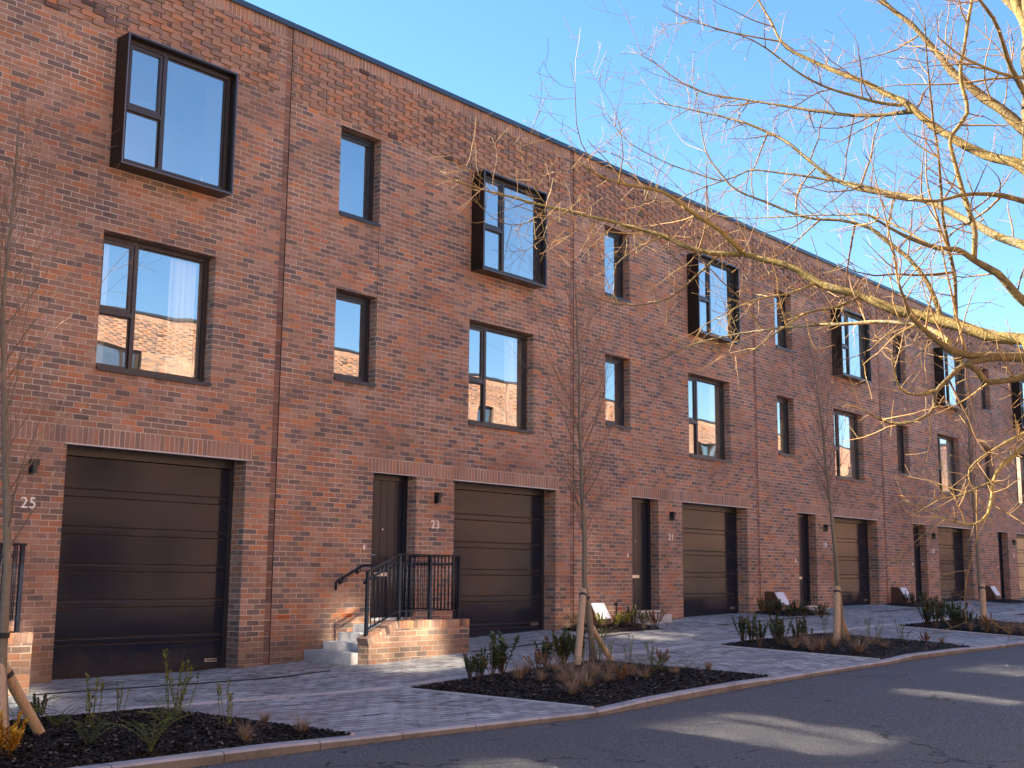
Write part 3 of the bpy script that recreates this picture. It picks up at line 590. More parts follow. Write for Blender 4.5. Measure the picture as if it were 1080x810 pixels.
def make_house():
    h = empty('terraced_house')
    house_wall(h)
    mb = MB()                                                 # coping
    mb.box(0.002, W - .002, -.055, .34, ROOF + .002, ROOF + .028); mb.box(0.002, W - .002, -.055, -.047, ROOF - .055, ROOF + .002)
    mb.build('coping', M['coping'], h)
    mb = MB(); mb.box(.001, W - .001, .34, 9.0, ROOF - .35, ROOF - .2); mb.build('roof', M['roof'], h)
    window(h, OPEN['low_small'], .16)
    window(h, OPEN['up_small'], .16)
    w = window(h, OPEN['low_big'], .16, mullion=.335, transom=.43, mat='frame_brown')
    # projecting metal bay round the upper big window
    l, r, b, t = 4.104, 5.859, 6.612, 8.414
    mb = MB(); k = .032
    mb.box(l, l + k, -.296, .0, b, t); mb.box(r - k, r, -.296, .0, b, t); mb.box(l + k, r - k, -.296, .0, b, b + k, skip='lr'); mb.box(l + k, r - k, -.296, 0, t - k, t, skip='lr')
    bay = mb.build('bay_window', M['bay_metal'], h)
    q = MB(); e = .014
    ring(q, l - .004, r + .004, b - .004, t + .004, e, -.302, -.290)
    q.build('bay_trim', M['bay_rim'], bay)
    window(h, (l + k + .004, r - k - .004, b + k + .004, t - k - .004), -.185, mullion=.36, transom=.45, sill=False, mat='frame_brown', gap=.0)
    garage_door(h); front_door(h); wall_lamp(h)
    air_brick(h, .12, .675); air_brick(h, 1.33, .675)
    mb = MB(); mb.box(1.889, 1.899, -.003, .004, 5.727, 6.92); mb.build('expansion_joint', M['seal'], h)
    mb = MB(); mb.box(1.73, 1.76, -.012, 0, 1.70, 1.78); mb.build('bell_push', M['white'], h)
    return h

def cloth(name, parent, x0, x1, z0, z1, y, mat, waves=5, amp=.025):
    mb = MB(); n = 24
    for i in range(n):
        xa, xb = x0 + (x1 - x0) * i / n, x0 + (x1 - x0) * (i + 1) / n
        ya, yb = [y + amp * math.sin(2 * PI * waves * j / n) + amp * .4 * math.sin(2 * PI * waves * 2.3 * j / n + 1) for j in (i, i + 1)]
        mb.face([(xa, ya, z0), (xb, yb, z0), (xb, yb, z1), (xa, ya, z1)])
    return mb.build(name, M[mat], parent, smooth=True)

HOUSE_LABELS = {-4: ('31', 'red brick terraced house beyond the left picture edge, fourth before the steps'), -3: ('29', 'red brick terraced house beyond the left picture edge, third before the steps'), -2: ('27', 'red brick terraced house just beyond the left picture edge'),
    -1: ('25', 'red brick terraced house numbered 25 with the widest garage, nearest the camera at the left'),
    0: ('23', 'red brick terraced house numbered 23 behind the brick steps with black railings'),
    1: ('21', 'red brick terraced house numbered 21 whose single stone step stands beside a garage'),
    2: ('19', 'red brick terraced house numbered 19, third house to the right of the brick steps'),
    3: ('17', 'red brick terraced house numbered 17 behind the farthest staked young tree'),
    4: ('15', 'red brick terraced house far along the row, second last before the picture edge'),
    5: ('13', 'red brick terraced house farthest along the row at the right edge')}
proto = make_house()
houses = {}
for k in range(-4, 6):  # houses beyond the left edge are added to shade the street from the sun
    h = proto if k == -1 else copy_tree(proto)
    houses[k] = h
opp = [copy_tree(proto) for _ in range(13)]
for k, h in houses.items():
    h.location = (k * W, 0, 0)
    tag(h, HOUSE_LABELS[k][1], 'house', 'brick terraced houses along the street')
    number_part(HOUSE_LABELS[k][0], h)
    gd = [c for c in h.children if c.name.startswith('garage_door')][0]
    zb = base((k + .9) * W, 0) + .10
    m = MB(); m.box(6.18, 6.38, .292, .301, zb, zb + .045); m.box(6.20, 6.36, .290, .292, zb + .014, zb + .031, 1)
    m.build('badge', [M['steel'], M['seal']], gd)
OY = -19.6
for i, h in enumerate(opp):
    h.location = ((i - 2) * W, OY, 0); h.rotation_euler = (0, 0, PI)
    tag(h, 'sunlit red brick terraced house across the street, seen only mirrored in window panes', 'house', 'houses on the opposite side of the street')

for j in range(3):  # unseen end houses, added to give the far garage doors brick to reflect
    h = copy_tree(proto); opp.append(h); h.location = (63, -24 + 7.0672 * j, 0); h.rotation_euler = (0, 0, -PI / 2)
    tag(h, 'unseen red brick house added across the far street end for garage door reflections', 'house', 'houses on the opposite side of the street')
# curtains and blinds
def wins(h): return [c for c in h.children if c.name.startswith('window')]
def find(h, big, low):
    for c in h.children:
        if c.name.split('.')[0] == 'window':
            bb = [v[:] for v in c.bound_box]; x0 = min(v[0] for v in bb); z0 = min(v[2] for v in bb)
            if (x0 > 3) == big and (z0 < 6) == low: return c
w = find(houses[-1], True, True)
cloth('curtain', w, 5.30, 5.72, 4.0, 5.66, .285, 'curtain', 6)
cloth('curtain', w, 4.14, 4.34, 4.0, 5.66, .285, 'curtain', 3)
w = find(houses[0], True, True); cloth('curtain', w, 5.42, 5.74, 4.0, 5.66, .33, 'curtain', 5)
w = find(houses[1], True, True); cloth('curtain', w, 5.5, 5.76, 4.0, 5.66, .33, 'curtain', 5)
w = find(houses[2], True, True); cloth('curtain', w, 5.3, 5.76, 4.0, 5.66, .33, 'curtain', 7)
w = find(houses[2], True, False); cloth('curtain', w, 4.9, 5.76, 6.7, 8.32, .33, 'curtain', 9)
w = find(houses[2], False, True); cloth('curtain', w, 1.08, 1.84, 4.36, 5.2, .28, 'blind', 2, .004)
w = find(houses[3], True, True); cloth('curtain', w, 4.95, 5.76, 4.0, 5.66, .3, 'curtain', 8)
w = find(houses[4], True, True); cloth('curtain', w, 4.2, 5.76, 4.9, 5.66, .28, 'curtain', 2, .004)
w = find(houses[3], True, False); cloth('curtain', w, 4.9, 5.76, 6.7, 8.32, .33, 'curtain', 9)
for i in (0, 2, 3, 5):
    w = find(opp[i], True, True); cloth('curtain', w, 4.2, 5.7, 4.05, 5.2, .20 + .08, 'blind', 14, .02)
for i in (1, 2, 4):
    w = find(opp[i], False, True); cloth('curtain', w, 1.1, 1.85, 4.4, 5.5, .28, 'blind', 7, .02)
# ornament on the sill behind the nearest bay
w = find(houses[-1], True, False)
mb = MB(); mb.tube([(5.50, -.05, 6.665), (5.50, -.05, 6.70), (5.50, -.05, 6.78), (5.50, -.05, 6.86)], [.05, .03, .02, .004], 8)
mb.tube([(5.60, -.04, 6.665), (5.60, -.04, 6.74)], [.035, .03], 8)
mb.build('ornament', M['curtain'], w)

# ------------------------------------------------------------------ ground
BEDX = lambda k: (-.75 + 7.07 * k, 3.0 + 7.07 * k)
def in_bed(x):
    for k in range(-3, 9):
        a, b = BEDX(k)
        if a < x < b: return min(1, min(x - a, b - x) / .9)
    return 0
def top_off(x): return -.012 + .020 * in_bed(x)
def gx(a, b, step):
    n = max(1, int(round((b - a) / step))); return [a + (b - a) * i / n for i in range(n + 1)]
def sheet(name, xs, ys, zf, mat, label_kind='structure', uvs=1):
    mb = MB()
    for i in range(len(xs) - 1):
        for j in range(len(ys) - 1):
            q = [(xs[i], ys[j]), (xs[i + 1], ys[j]), (xs[i + 1], ys[j + 1]), (xs[i], ys[j + 1])]
            mb.face([(x, y, zf(x, y)) for x, y in q], q)
    o = mb.build(name, mat, None, smooth=True); tag(o, kind=label_kind); return o
X0, X1 = -40, 80
sheet('pavement', gx(X0, X1, .6), gx(-6.32, .40, .42), base, M['paving'])
def roadz(x, y): return base(x, -6.4) - .052 - .0 + .012 * min(-6.45 - y, 2.8) - .012 * max(0, -9.2 - y)
sheet('road', gx(X0, X1, 1.0), gx(-12.1, -6.40, .8), roadz, M['asphalt'])
sheet('opposite_pavement', gx(X0, X1, 1.0), gx(-19.99, -12.24, .9), lambda x, y: roadz(x, -12.1) + .10, M['concrete'])
mb = MB(); mb.face([(-500, -500, -.6), (600, -500, -.6), (600, 600, -.6), (-500, 600, -.6)])
g = mb.build('ground', simple('distant_ground', (.09, .075, .06), .95, 0, .3, .05)); tag(g, kind='structure')
# kerbs
def kerb(y_in, y_out, xs, zt, zb, name):
    mb = MB()
    for a, b in zip(xs, xs[1:]):
        ta, tb, ba, bb = zt(a), zt(b), zb(a), zb(b)
        s = .018 if y_out < y_in else -.018
        mb.face([(a, y_out + s, ta), (b, y_out + s, tb), (b, y_in, tb), (a, y_in, ta)])
        mb.face([(a, y_out, ta - .018), (b, y_out, tb - .018), (b, y_out + s, tb), (a, y_out + s, ta)])
        mb.face([(a, y_out, ba), (b, y_out, bb), (b, y_out, tb - .018), (a, y_out, ta - .018)], None, 1)
        mb.face([(b, y_in, bb), (a, y_in, ba), (a, y_in, ta), (b, y_in, tb)])
    o = mb.build(name, [M['kerb'], M['kerb_side']]); tag(o, kind='structure'); return o
kerb(-6.30, -6.45, gx(X0, X1, .25), lambda x: base(x, -6.4) + .006 + top_off(x) + .012, lambda x: base(x, -6.4) - .2, 'kerb')
kerb(-12.24, -12.08, gx(X0, X1, 1), lambda x: roadz(x, -12.1) + .115, lambda x: roadz(x, -12.1) - .1, 'kerb')
# gritty debris line along the kerb foot is part of the road: loose grit
rg = random.Random(3); mb = MB()
for i in range(2600):
    x = rg.uniform(-8, 16); y = -6.452 - abs(rg.gauss(0, .05)); s = rg.uniform(.003, .010); a = rg.uniform(0, PI)
    z = roadz(x, y) + .003
    mb.face([(x + s * math.cos(a + q * PI / 2) * (1.6 if q % 2 else 1), y + s * math.sin(a + q * PI / 2), z + rg.uniform(0, .006)) for q in range(4)], None, 0, rg.random())
o = mb.build('gutter_grit', tinted('grit', [(0, (.05, .035, .02)), (.6, (.14, .10, .06)), (1, (.3, .24, .17))])); tag(o, kind='stuff')

# pale line of setts, bed edgings, drain channels
def strip(mb, pts, w, h, m=0, lift=.004):
    for (xa, ya), (xb, yb) in zip(pts, pts[1:]):
        n = max(1, int(math.hypot(xb - xa, yb - ya) / .4)); dx, dy = xb - xa, yb - ya; L = math.hypot(dx, dy); nx, ny = -dy / L * w / 2, dx / L * w / 2
        for i in range(n):
            t0, t1 = i / n, (i + 1) / n
            p, q = (xa + dx * t0, ya + dy * t0), (xa + dx * t1, ya + dy * t1)
            A = [(p[0] - nx, p[1] - ny), (q[0] - nx, q[1] - ny), (q[0] + nx, q[1] + ny), (p[0] + nx, p[1] + ny)]
            Z = [base(*c) + h + lift for c in A]
            mb.face([(c[0], c[1], z) for c, z in zip(A, Z)], None, m)
            for a, b in ((0, 1), (1, 2), (2, 3), (3, 0)):
                mb.face([(A[a][0], A[a][1], Z[a] - h - .03), (A[b][0], A[b][1], Z[b] - h - .03), (A[b][0], A[b][1], Z[b]), (A[a][0], A[a][1], Z[a])], None, m)
mb = MB(); strip(mb, [(X0, -3.30), (X1, -3.30)], .085, .0); strip(mb, [(X0, -3.18), (X1, -3.18)], .085, .0)
tag(mb.build('paving_setts', M['edging']), kind='structure')
mb = MB()
for k in range(-2, 7):
    a, b = BEDX(k); a += .0
    strip(mb, [(a, -6.27), (a, -3.50)], .055, .012); strip(mb, [(b, -6.27), (b, -3.50)], .055, .012); strip(mb, [(a + .03, -3.50), (b - .03, -3.50)], .055, .012)
tag(mb.build('bed_edging', M['edging']), kind='structure')
mb = MB()
for k in range(-1, 6):
    x0, x1 = (2.87, 7.05) if k == 0 else (3.0, 6.9) if k > 0 else (2.85, 7.05)
    x0 += k * W; x1 += k * W
    if k < 0: x1 = 0.0
    n = 12
    strip(mb, [(x0, -1.30), (x1, -1.30)], .10, .0, 0, .004)
    strip(mb, [(x0, -1.30), (x1, -1.30)], .035, .0, 1, .007)
tag(mb.build('drain_channel', [M['black'], simple('drain_slot', (.004, .004, .004), .9)]), kind='structure')

# mulch
def mulch(poly_fn, nx, ny, name, chips, seed):
    rg = random.Random(seed); mb = MB()
    P = [[poly_fn(i / nx, j / ny) for j in range(ny + 1)] for i in range(nx + 1)]
    def z(u, v):
        x, y = poly_fn(u, v)
        e = min(1, 6 * min(u, 1 - u, v, 1 - v))
        return base(x, y) + .012 + .05 * e + .03 * e * noise.noise(Vector((x * 2.2, y * 2.2, 0)))
    for i in range(nx):
        for j in range(ny):
            c = [(i, j), (i + 1, j), (i + 1, j + 1), (i, j + 1)]
            mb.face([(P[a][b][0], P[a][b][1], z(a / nx, b / ny)) for a, b in c], None, 0)
    for _ in range(chips):
        u, v = rg.random(), rg.random(); x, y = poly_fn(u, v)
        s = rg.uniform(.008, .026); w_ = s * rg.uniform(.25, .6); a = rg.uniform(0, 2 * PI); tz = z(u, v) + .004 + rg.random() * .012
        ax = Vector((math.cos(a), math.sin(a), rg.uniform(-.5, .5))).normalized(); ay = Vector((-math.sin(a), math.cos(a), rg.uniform(-.6, .6))).normalized()
        c = Vector((x, y, tz))
        mb.face([c - ax * s - ay * w_, c + ax * s - ay * w_ * .8, c + ax * s * .9 + ay * w_, c - ax * s * .8 + ay * w_ * .9], None, 1, rg.random() ** 1.6)
    o = mb.build(name, [M['soil'], M['chip']]); tag(o, kind='stuff'); return o
for k in range(-1, 5):
    a, b = BEDX(k)
    mulch(lambda u, v, a=a, b=b: (a + .03 + (b - a - .06) * u, -6.29 + (2.79 - .03) * v), 30, 22, 'bark_mulch', 26000 if k == -1 else 16000 if k == 0 else 6000 if k < 3 else 1500, 20 + k)
def front_bed(k):
    c = [(-.42, -.02), (-.62, -1.02), (1.15, -1.22), (1.84, -.02)]
    def f(u, v):
        p = [c[1][i] + (c[2][i] - c[1][i]) * u for i in (0, 1)]; q = [c[0][i] + (c[3][i] - c[0][i]) * u for i in (0, 1)]
        return (k * W + p[0] + (q[0] - p[0]) * v, p[1] + (q[1] - p[1]) * v)
    return f
for k in range(1, 5): mulch(front_bed(k), 16, 10, 'bark_mulch', 2200 if k < 3 else 800, 50 + k)

# ------------------------------------------------------------------ entrance steps
def entrance_steps(k, label, full=True):
    ox = k * W
    root = empty('entrance_steps', (ox, 0, 0))
    tag(root, label, 'steps', 'raised brick entrances with stone steps')
    g0 = -.10 + (0 if k == 0 else -.03)
    lo = -.2
    tops = [.23, .345, .46, .575]; xs = [.70, .98, 1.27, 1.56]
    for i, (x, z) in enumerate(zip(xs, tops)):
        x1 = (xs[i + 1] + .12) if i < 3 else 2.60
        y0 = -1.03
        mb = MB()
        mb.box(x, x1, y0, -.004, z - (.20 if i == 0 else .115) if i else lo, z)
        if i == 0:
            mb = MB(); mb.box(.62, x1, -1.12 + .092, -.004, lo, z)
        mb.build('step' if i < 3 else 'landing', M['step'], root, bevel=.006)
    # brick side wall with sloping end, closed back
    y0, y1 = -1.25, -1.032
    X = [.74, 1.30, 2.60]; ZT = [.44, .665, .665]
    mb = MB()
    def quad(p, m=0, sw=False):
        mb.face(p, [(q[0] + q[1] * (1 if abs(p[0][0] - p[2][0]) < 1e-6 else 0), q[2]) if not sw else (q[2], q[0]) for q in p], m)
    def band(x0, x1, za, zb, zc, zd):   # front face between heights
        mb.face([(x0, y0, za), (x1, y0, zb), (x1, y0, zd), (x0, y0, zc)], [(x0, za), (x1, zb), (x1, zd), (x0, zc)], 0)
    band(X[0], X[1], -.2, -.2, ZT[0] - .11, ZT[1] - .11); band(X[1], 2.82, -.2, -.2, ZT[1] - .11, ZT[2] - .11)
    quad([(X[0], y1, -.2), (X[0], y0, -.2), (X[0], y0, ZT[0] - .11), (X[0], y1, ZT[0] - .11)])
    mb.face([(X[1], y1, -.2), (X[0], y1, -.2), (X[0], y1, ZT[0] - .11), (X[1], y1, ZT[1] - .11)], [(X[1], -.2), (X[0], -.2), (X[0], ZT[0] - .11), (X[1], ZT[1] - .11)])
    mb.box(2.60, 2.82, y1, -.004, -.2, .555, skip='f'); quad([(2.82, y0, -.2), (2.82, y1, -.2), (2.82, y1, .555), (2.82, y0, .555)])
    mb.build('side_wall', M['brick'], root)
    # brick on edge capping: real separate bricks
    cp = MB(); rg = random.Random(9 + k)
    def coper(px, pz, dx, dz, L, n, h=.108):
        for i in range(n):
            t0 = i / n * L + .004; t1 = (i + 1) / n * L - .004
            a = (px + dx * t0, pz + dz * t0); b = (px + dx * t1, pz + dz * t1); nx, nz = -dz * h, dx * h
            uv = [(rg.random() * 50, rg.random() * 50)] * 4
            q = [a, b, (b[0] + nx, b[1] + nz), (a[0] + nx, a[1] + nz)]
            F = [(c[0], y0 - .004, c[1]) for c in q]; B = [(c[0], y1 + .002, c[1]) for c in q]
            cp.face(F, uv); cp.face(B[::-1], uv)
            for m_ in range(4): cp.face([F[m_], B[m_], B[(m_ + 1) % 4], F[(m_ + 1) % 4]][::-1], uv)
    L1 = math.hypot(X[1] - X[0], ZT[1] - ZT[0]); ang = math.atan2(ZT[1] - ZT[0], X[1] - X[0])
    coper(X[0] - .0, ZT[0] - .108, math.cos(ang), math.sin(ang), L1 - .01, 8)
    coper(X[1] + .02, ZT[1] - .108, 1, 0, 2.825 - X[1] - .02, 20)
    cp.build('capping', M['brick_one'], root)
    mo = MB(); mo.box(X[1] + .02, 2.815, y0 + .004, y1 - .004, ZT[1] - .11, ZT[1] - .006); 
    mo.face([(X[0] + .01, y0 + .003, ZT[0] - .11), (X[1] + .02, y0 + .003, ZT[1] - .11), (X[1] - .02, y0 + .003, ZT[1] - .01), (X[0] - .025, y0 + .003, ZT[0] - .02)])
    mo.face([(X[0] - .025, y0 + .003, ZT[0] - .02), (X[1] - .02, y0 + .003, ZT[1] - .01), (X[1] - .02, y1 - .003, ZT[1] - .01), (X[0] - .025, y1 - .003, ZT[0] - .02)])
    mo.build('capping_mortar', simple('mortar_%d' % (k + 5), (.40, .31, .26), .9, 0, .15, 20), root)
    # return capping on the right wall
    cr = MB()
    for i in range(13):
        ya = y1 + .006 + i * .079; cr.box(2.604, 2.824, ya, ya + .071, .557, .664, uvc=(rg.random() * 40, rg.random() * 40))
    cr.build('capping', M['brick_one'], root)
    # railing
    rl = empty('railing'); rl.parent = root
    yr = -1.14; xr = 2.71
    def part(nm, pts, r, n=8, mat='rail'):
        m_ = MB(); m_.tube(pts, r, n); return m_.build(nm, M[mat], rl, smooth=True)
    def flat(nm, x0, x1, y0_, y1_, z0, z1):
        m_ = MB(); m_.box(x0, x1, y0_, y1_, z0, z1); return m_.build(nm, M['rail'], rl)
    zt = lambda x: 1.36 + (x - .78) * (1.62 - 1.36) / (1.40 - .78) if x < 1.40 else 1.62
    zb = lambda x: .55 + (x - .78) * (.80 - .55) / (1.40 - .78) if x < 1.40 else .80
    for nm, f, h in (('top_rail', zt, .012), ('bottom_rail', zb, .008)):
        m_ = MB()
        for (xa, xb) in ((.78, 1.40), (1.40, xr + .02)):
            za, zc = f(xa), f(xb)
            F = [(xa, yr - .022, za - h), (xb, yr - .022, zc - h), (xb, yr + .022, zc - h), (xa, yr + .022, za - h)]
            G = [(p[0], p[1], p[2] + 2 * h) for p in F]
            m_.face(F[::-1]); m_.face(G)
            for i in range(4): m_.face([F[i], F[(i + 1) % 4], G[(i + 1) % 4], G[i]])
        m_.box(xr - .022, xr + .022, yr + .022, -.05, f(2) - h, f(2) + h)
        m_.build(nm, M['rail'], rl)
    for x in (.79, 1.42, 2.06, 2.69):
        flat('post', x - .022, x + .022, yr - .021, yr + .021, .40 if x < 1 else .655, zt(x) - .008)
        flat('post_foot', x - .05, x + .05, yr - .05, yr + .05, (.45 if x < 1 else .664), (.46 if x < 1 else .674)) if x > 1 else None
    flat('post', xr - .021, xr + .021, -.07, -.03, .655, 1.612)
    for i in range(1, 8): x = .79 + i * .0788; part('baluster', [(x, yr, zb(x)), (x, yr, zt(x))], .0075, 6)
    for a, b in ((1.42, 2.06), (2.06, 2.69)):
        for i in range(1, 8): x = a + (b - a) * i / 8; part('baluster', [(x, yr, .80), (x, yr, 1.615)], .0075, 6)
    for i in range(1, 14): y = yr + i * .0765; part('baluster', [(xr, y, .80), (xr, y, 1.615)], .0075, 6)
    part('handrail', [(.80, yr + .085, 1.20), (.86, yr + .085, 1.24), (1.38, yr + .085, 1.475), (1.48, yr + .085, 1.49), (xr - .09, yr + .085, 1.49), (xr - .085, yr + .12, 1.49), (xr - .085, -.08, 1.49)], .019, 10)
    for x, z in ((1.0, 1.27), (1.75, 1.46), (2.4, 1.46)): part('bracket', [(x, yr + .085, z), (x, yr + .04, z - .03), (x, yr, z - .03)], .008, 6)
    hd = MB(); hd.tube([(1.14, -.07, 1.09), (1.14, -.07, 1.20), (1.17, -.07, 1.225), (1.66, -.07, 1.455), (1.72, -.07, 1.465), (1.89, -.07, 1.465)], .020, 10)
    hd = hd.build('wall_handrail', M['rail'], root, smooth=True)
    for x, z in ((1.27, 1.26), (1.62, 1.42)):
        b_ = MB(); b_.tube([(x, -.07, z - .01), (x, -.07, z - .06), (x, -.0, z - .06)], .008, 6); b_.tube([(x, -.006, z - .06), (x, 0, z - .06)], .03, 10)
        b_.build('bracket', M['rail'], hd)
    return root
entrance_steps(0, 'pale stone steps behind a sunlit brick side wall with black railings at door 23')
entrance_steps(-1, 'brick side wall with black railing cut off by the left picture edge, beside garage 25')
# single step before the third door, flush slabs at the others
for k, z0, z1, lb in ((1, .40, .585, 'single pale stone doorstep below the door of house 21'), (2, .50, .60, 'low pale stone doorstep beside the dark shrubs at house 19'), (3, .55, .62, 'flat stone doorstep at the narrow door of house 17')):
    mb = MB(); mb.box(1.87 + k * W, 2.80 + k * W, -.34, -.004, z0, z1)
    tag(mb.build('doorstep', M['step'], bevel=.006), lb, 'doorstep', 'stone doorsteps')
    mb = MB()

# ------------------------------------------------------------------ meter boxes and small post
for k, lb in ((1, 'brown meter box with sloping grey lid behind yellow green shrubs, nearest of its kind'),
              (2, 'brown meter box with sloping grey lid between dark shrubs left of door 19'),
              (3, 'brown meter box with pale lid at house 17, third from the left'),
              (4, 'farthest brown meter box with pale lid at the right')):
    r = empty('meter_box', (k * W, 0, 0)); tag(r, lb, 'meter box', 'ground level meter boxes against the brick wall')
    x0, x1, zb = .18, .60, base(k * W + .4, 0) - .05; h0, h1, d0, d = zb + .50, zb + .20, -.24, -.42
    mb = MB()
    A = [(x0, -.002, zb), (x0, d, zb), (x0, d, h1), (x0, d0, h0), (x0, -.003, h0 + .02)]; B = [(x1, p[1], p[2]) for p in A]
    mb.face(A); mb.face(B[::-1])
    for i in range(1, 5): mb.face([A[i], B[i], B[(i + 1) % 5], A[(i + 1) % 5]])
    mb.build('body', M['meter'], r)
    lm = MB()
    P = [(x0 + .012, d + .004, h1 + .012), (x1 - .012, d + .004, h1 + .012), (x1 - .012, d0 - .004, h0 - .006), (x0 + .012, d0 - .004, h0 - .006)]
    Q = [(p[0], p[1] - .018, p[2] + .011) for p in P]
    lm.face(P[::-1]); lm.face(Q)
    for i in range(4): lm.face([P[i], P[(i + 1) % 4], Q[(i + 1) % 4], Q[i]])
    lm.build('lid', M['lid'], r)
r = MB(); x, y = 7.98, -.32; zb = base(x, y)
r.tube([(x, y, zb - .02), (x, y, zb + .40)], .016, 10); r.tube([(x, y, zb + .40), (x, y, zb + .41), (x, y, zb + .45), (x, y, zb + .46)], [.02, .038, .038, .02], 12)  # short black post with a round top
tag(r.build('short_post', M['black']), 'small black post with a round top beside the meter box at house 21', 'garden light')

# ------------------------------------------------------------------ trees
def rand_perp(rg, d):
    v = Vector((rg.gauss(0, 1), rg.gauss(0, 1), rg.gauss(0, 1))); v -= d * v.dot(d)
    return v.normalized() if v.length > 1e-4 else d.orthogonal().normalized()

def twig(mb, rg, p, d, L, r, depth, up=.15, bend=.35):
    n = max(2, min(6, int(L / .07) + 1)); pts = [p.copy()]; rad = [r]; c = p.copy(); dd = d.copy(); dirs = [d.copy()]
    for i in range(n):
        dd = (dd + rand_perp(rg, dd) * bend * rg.random() * .6 + Vector((0, 0, up)) * .25).normalized()
        c = c + dd * (L / n); pts.append(c.copy()); rad.append(max(.0013, r * (1 - .7 * (i + 1) / n))); dirs.append(dd.copy())
    mb.tube(pts, rad, 4 if r > .003 else 3, 1, rg.random(), cap=False)
    if depth > 0:
        k = max(1, int(L / .085 * rg.uniform(.6, 1.1)))
        for _ in range(k):
            t = rg.uniform(.15, 1); i = min(n - 1, int(t * n)); q = pts[i].lerp(pts[i + 1], t * n - i)
            sd = (dirs[i] * rg.uniform(.3, .9) + rand_perp(rg, dirs[i])).normalized()
            twig(mb, rg, q, sd, L * rg.uniform(.18, .5), max(.0011, rad[i] * .6), depth - 1, up, bend)
    # buds
    if r < .004 and rg.random() < .6:
        mb.tube([pts[-1], pts[-1] + dirs[-1] * .008], [.0022, .0008], 3, 1, rg.random(), cap=False)

def street_tree():
    rg = random.Random(21)
    root = empty('street_tree', (-4.58, -12.0, -.1))
    tag(root, 'big bare tree with golden sunlit limbs reaching in from the right edge', 'tree')
    inv = Vector(root.location)
    tr = MB(); cr = MB()
    for li, L in enumerate(LIMBS):
        pts = [Vector(p[:3]) - inv for p in L]; rad = [p[3] * (1.10 if li and L[0][3] < .035 else .92) for p in L]
        if li == 0:
            pts = [Vector((.015, .01, -.05)), Vector((.01, .01, .12))] + pts; rad = [.22, .16] + rad
        # smooth by subdividing with a little wobble
        P = []; R = []
        for i in range(len(pts) - 1):
            a, b = pts[i], pts[i + 1]; m0 = pts[max(i - 1, 0)]; m3 = pts[min(i + 2, len(pts) - 1)]
            ns = max(2, int((b - a).length / .06))
            for q in range(ns):
                t = q / ns
                v = .5 * ((2 * a) + (b - m0) * t + (2 * m0 - 5 * a + 4 * b - m3) * t * t + (3 * a - m0 - 3 * b + m3) * t ** 3)
                rr = rad[i] + (rad[i + 1] - rad[i]) * t
                v += Vector((noise.noise(v * 7), noise.noise(v * 5 + Vector((9, 0, 0))), noise.noise(v * 5 + Vector((0, 9, 0))))) * min(.02, rr * 1.0)
                P.append(v); R.append(rr * (1 + .22 * noise.noise(v * 11)))
        P.append(pts[-1]); R.append(rad[-1])
        tr.tube(P, R, 12 if rad[0] > .05 else 8 if rad[0] > .015 else 6, 0, .25 + .5 * rg.random())
        if li == 0: rngs = []
        # side twigs along the limb
        tot = 0
        for i in range(1, len(P) - 1):
            seg = (P[i] - P[i - 1]).length; tot += seg
            if li == 0: continue
            r0 = R[i]; dens = 21 if r0 < .02 else 13
            d = (P[i + 1] - P[i - 1]).normalized()
            lam = seg * dens
            while lam > 0:
                if rg.random() < lam:
                    sd = (d * rg.uniform(.1, .9) + rand_perp(rg, d)).normalized()
                    u = rg.random()
                    Lt = rg.uniform(.04, .16) if u < .55 else rg.uniform(.15, .45) if u < .92 else rg.uniform(.4, .85)
                    if r0 > .03: Lt *= .8
                    twig(cr, rg, P[i] + sd * r0 * .5, sd, Lt, clamp(Lt * .013, .0026, min(.009, r0 * .7)), 0 if Lt < .12 else 2 if Lt > .35 else 1, .15, .5)
                lam -= 1
        if rad[-1] < .009:
            d = (P[-1] - P[-3]).normalized()
            for _ in range(3): twig(cr, rg, P[-1], (d + rand_perp(rg, d) * .5).normalized(), rg.uniform(.08, .25), .0022, 1)
    tr.build('trunk', M['bark_gold'], root, smooth=True)
    cr.build('crown', [M['bark_gold'], M['twig_gold']], root, smooth=True)
street_tree()

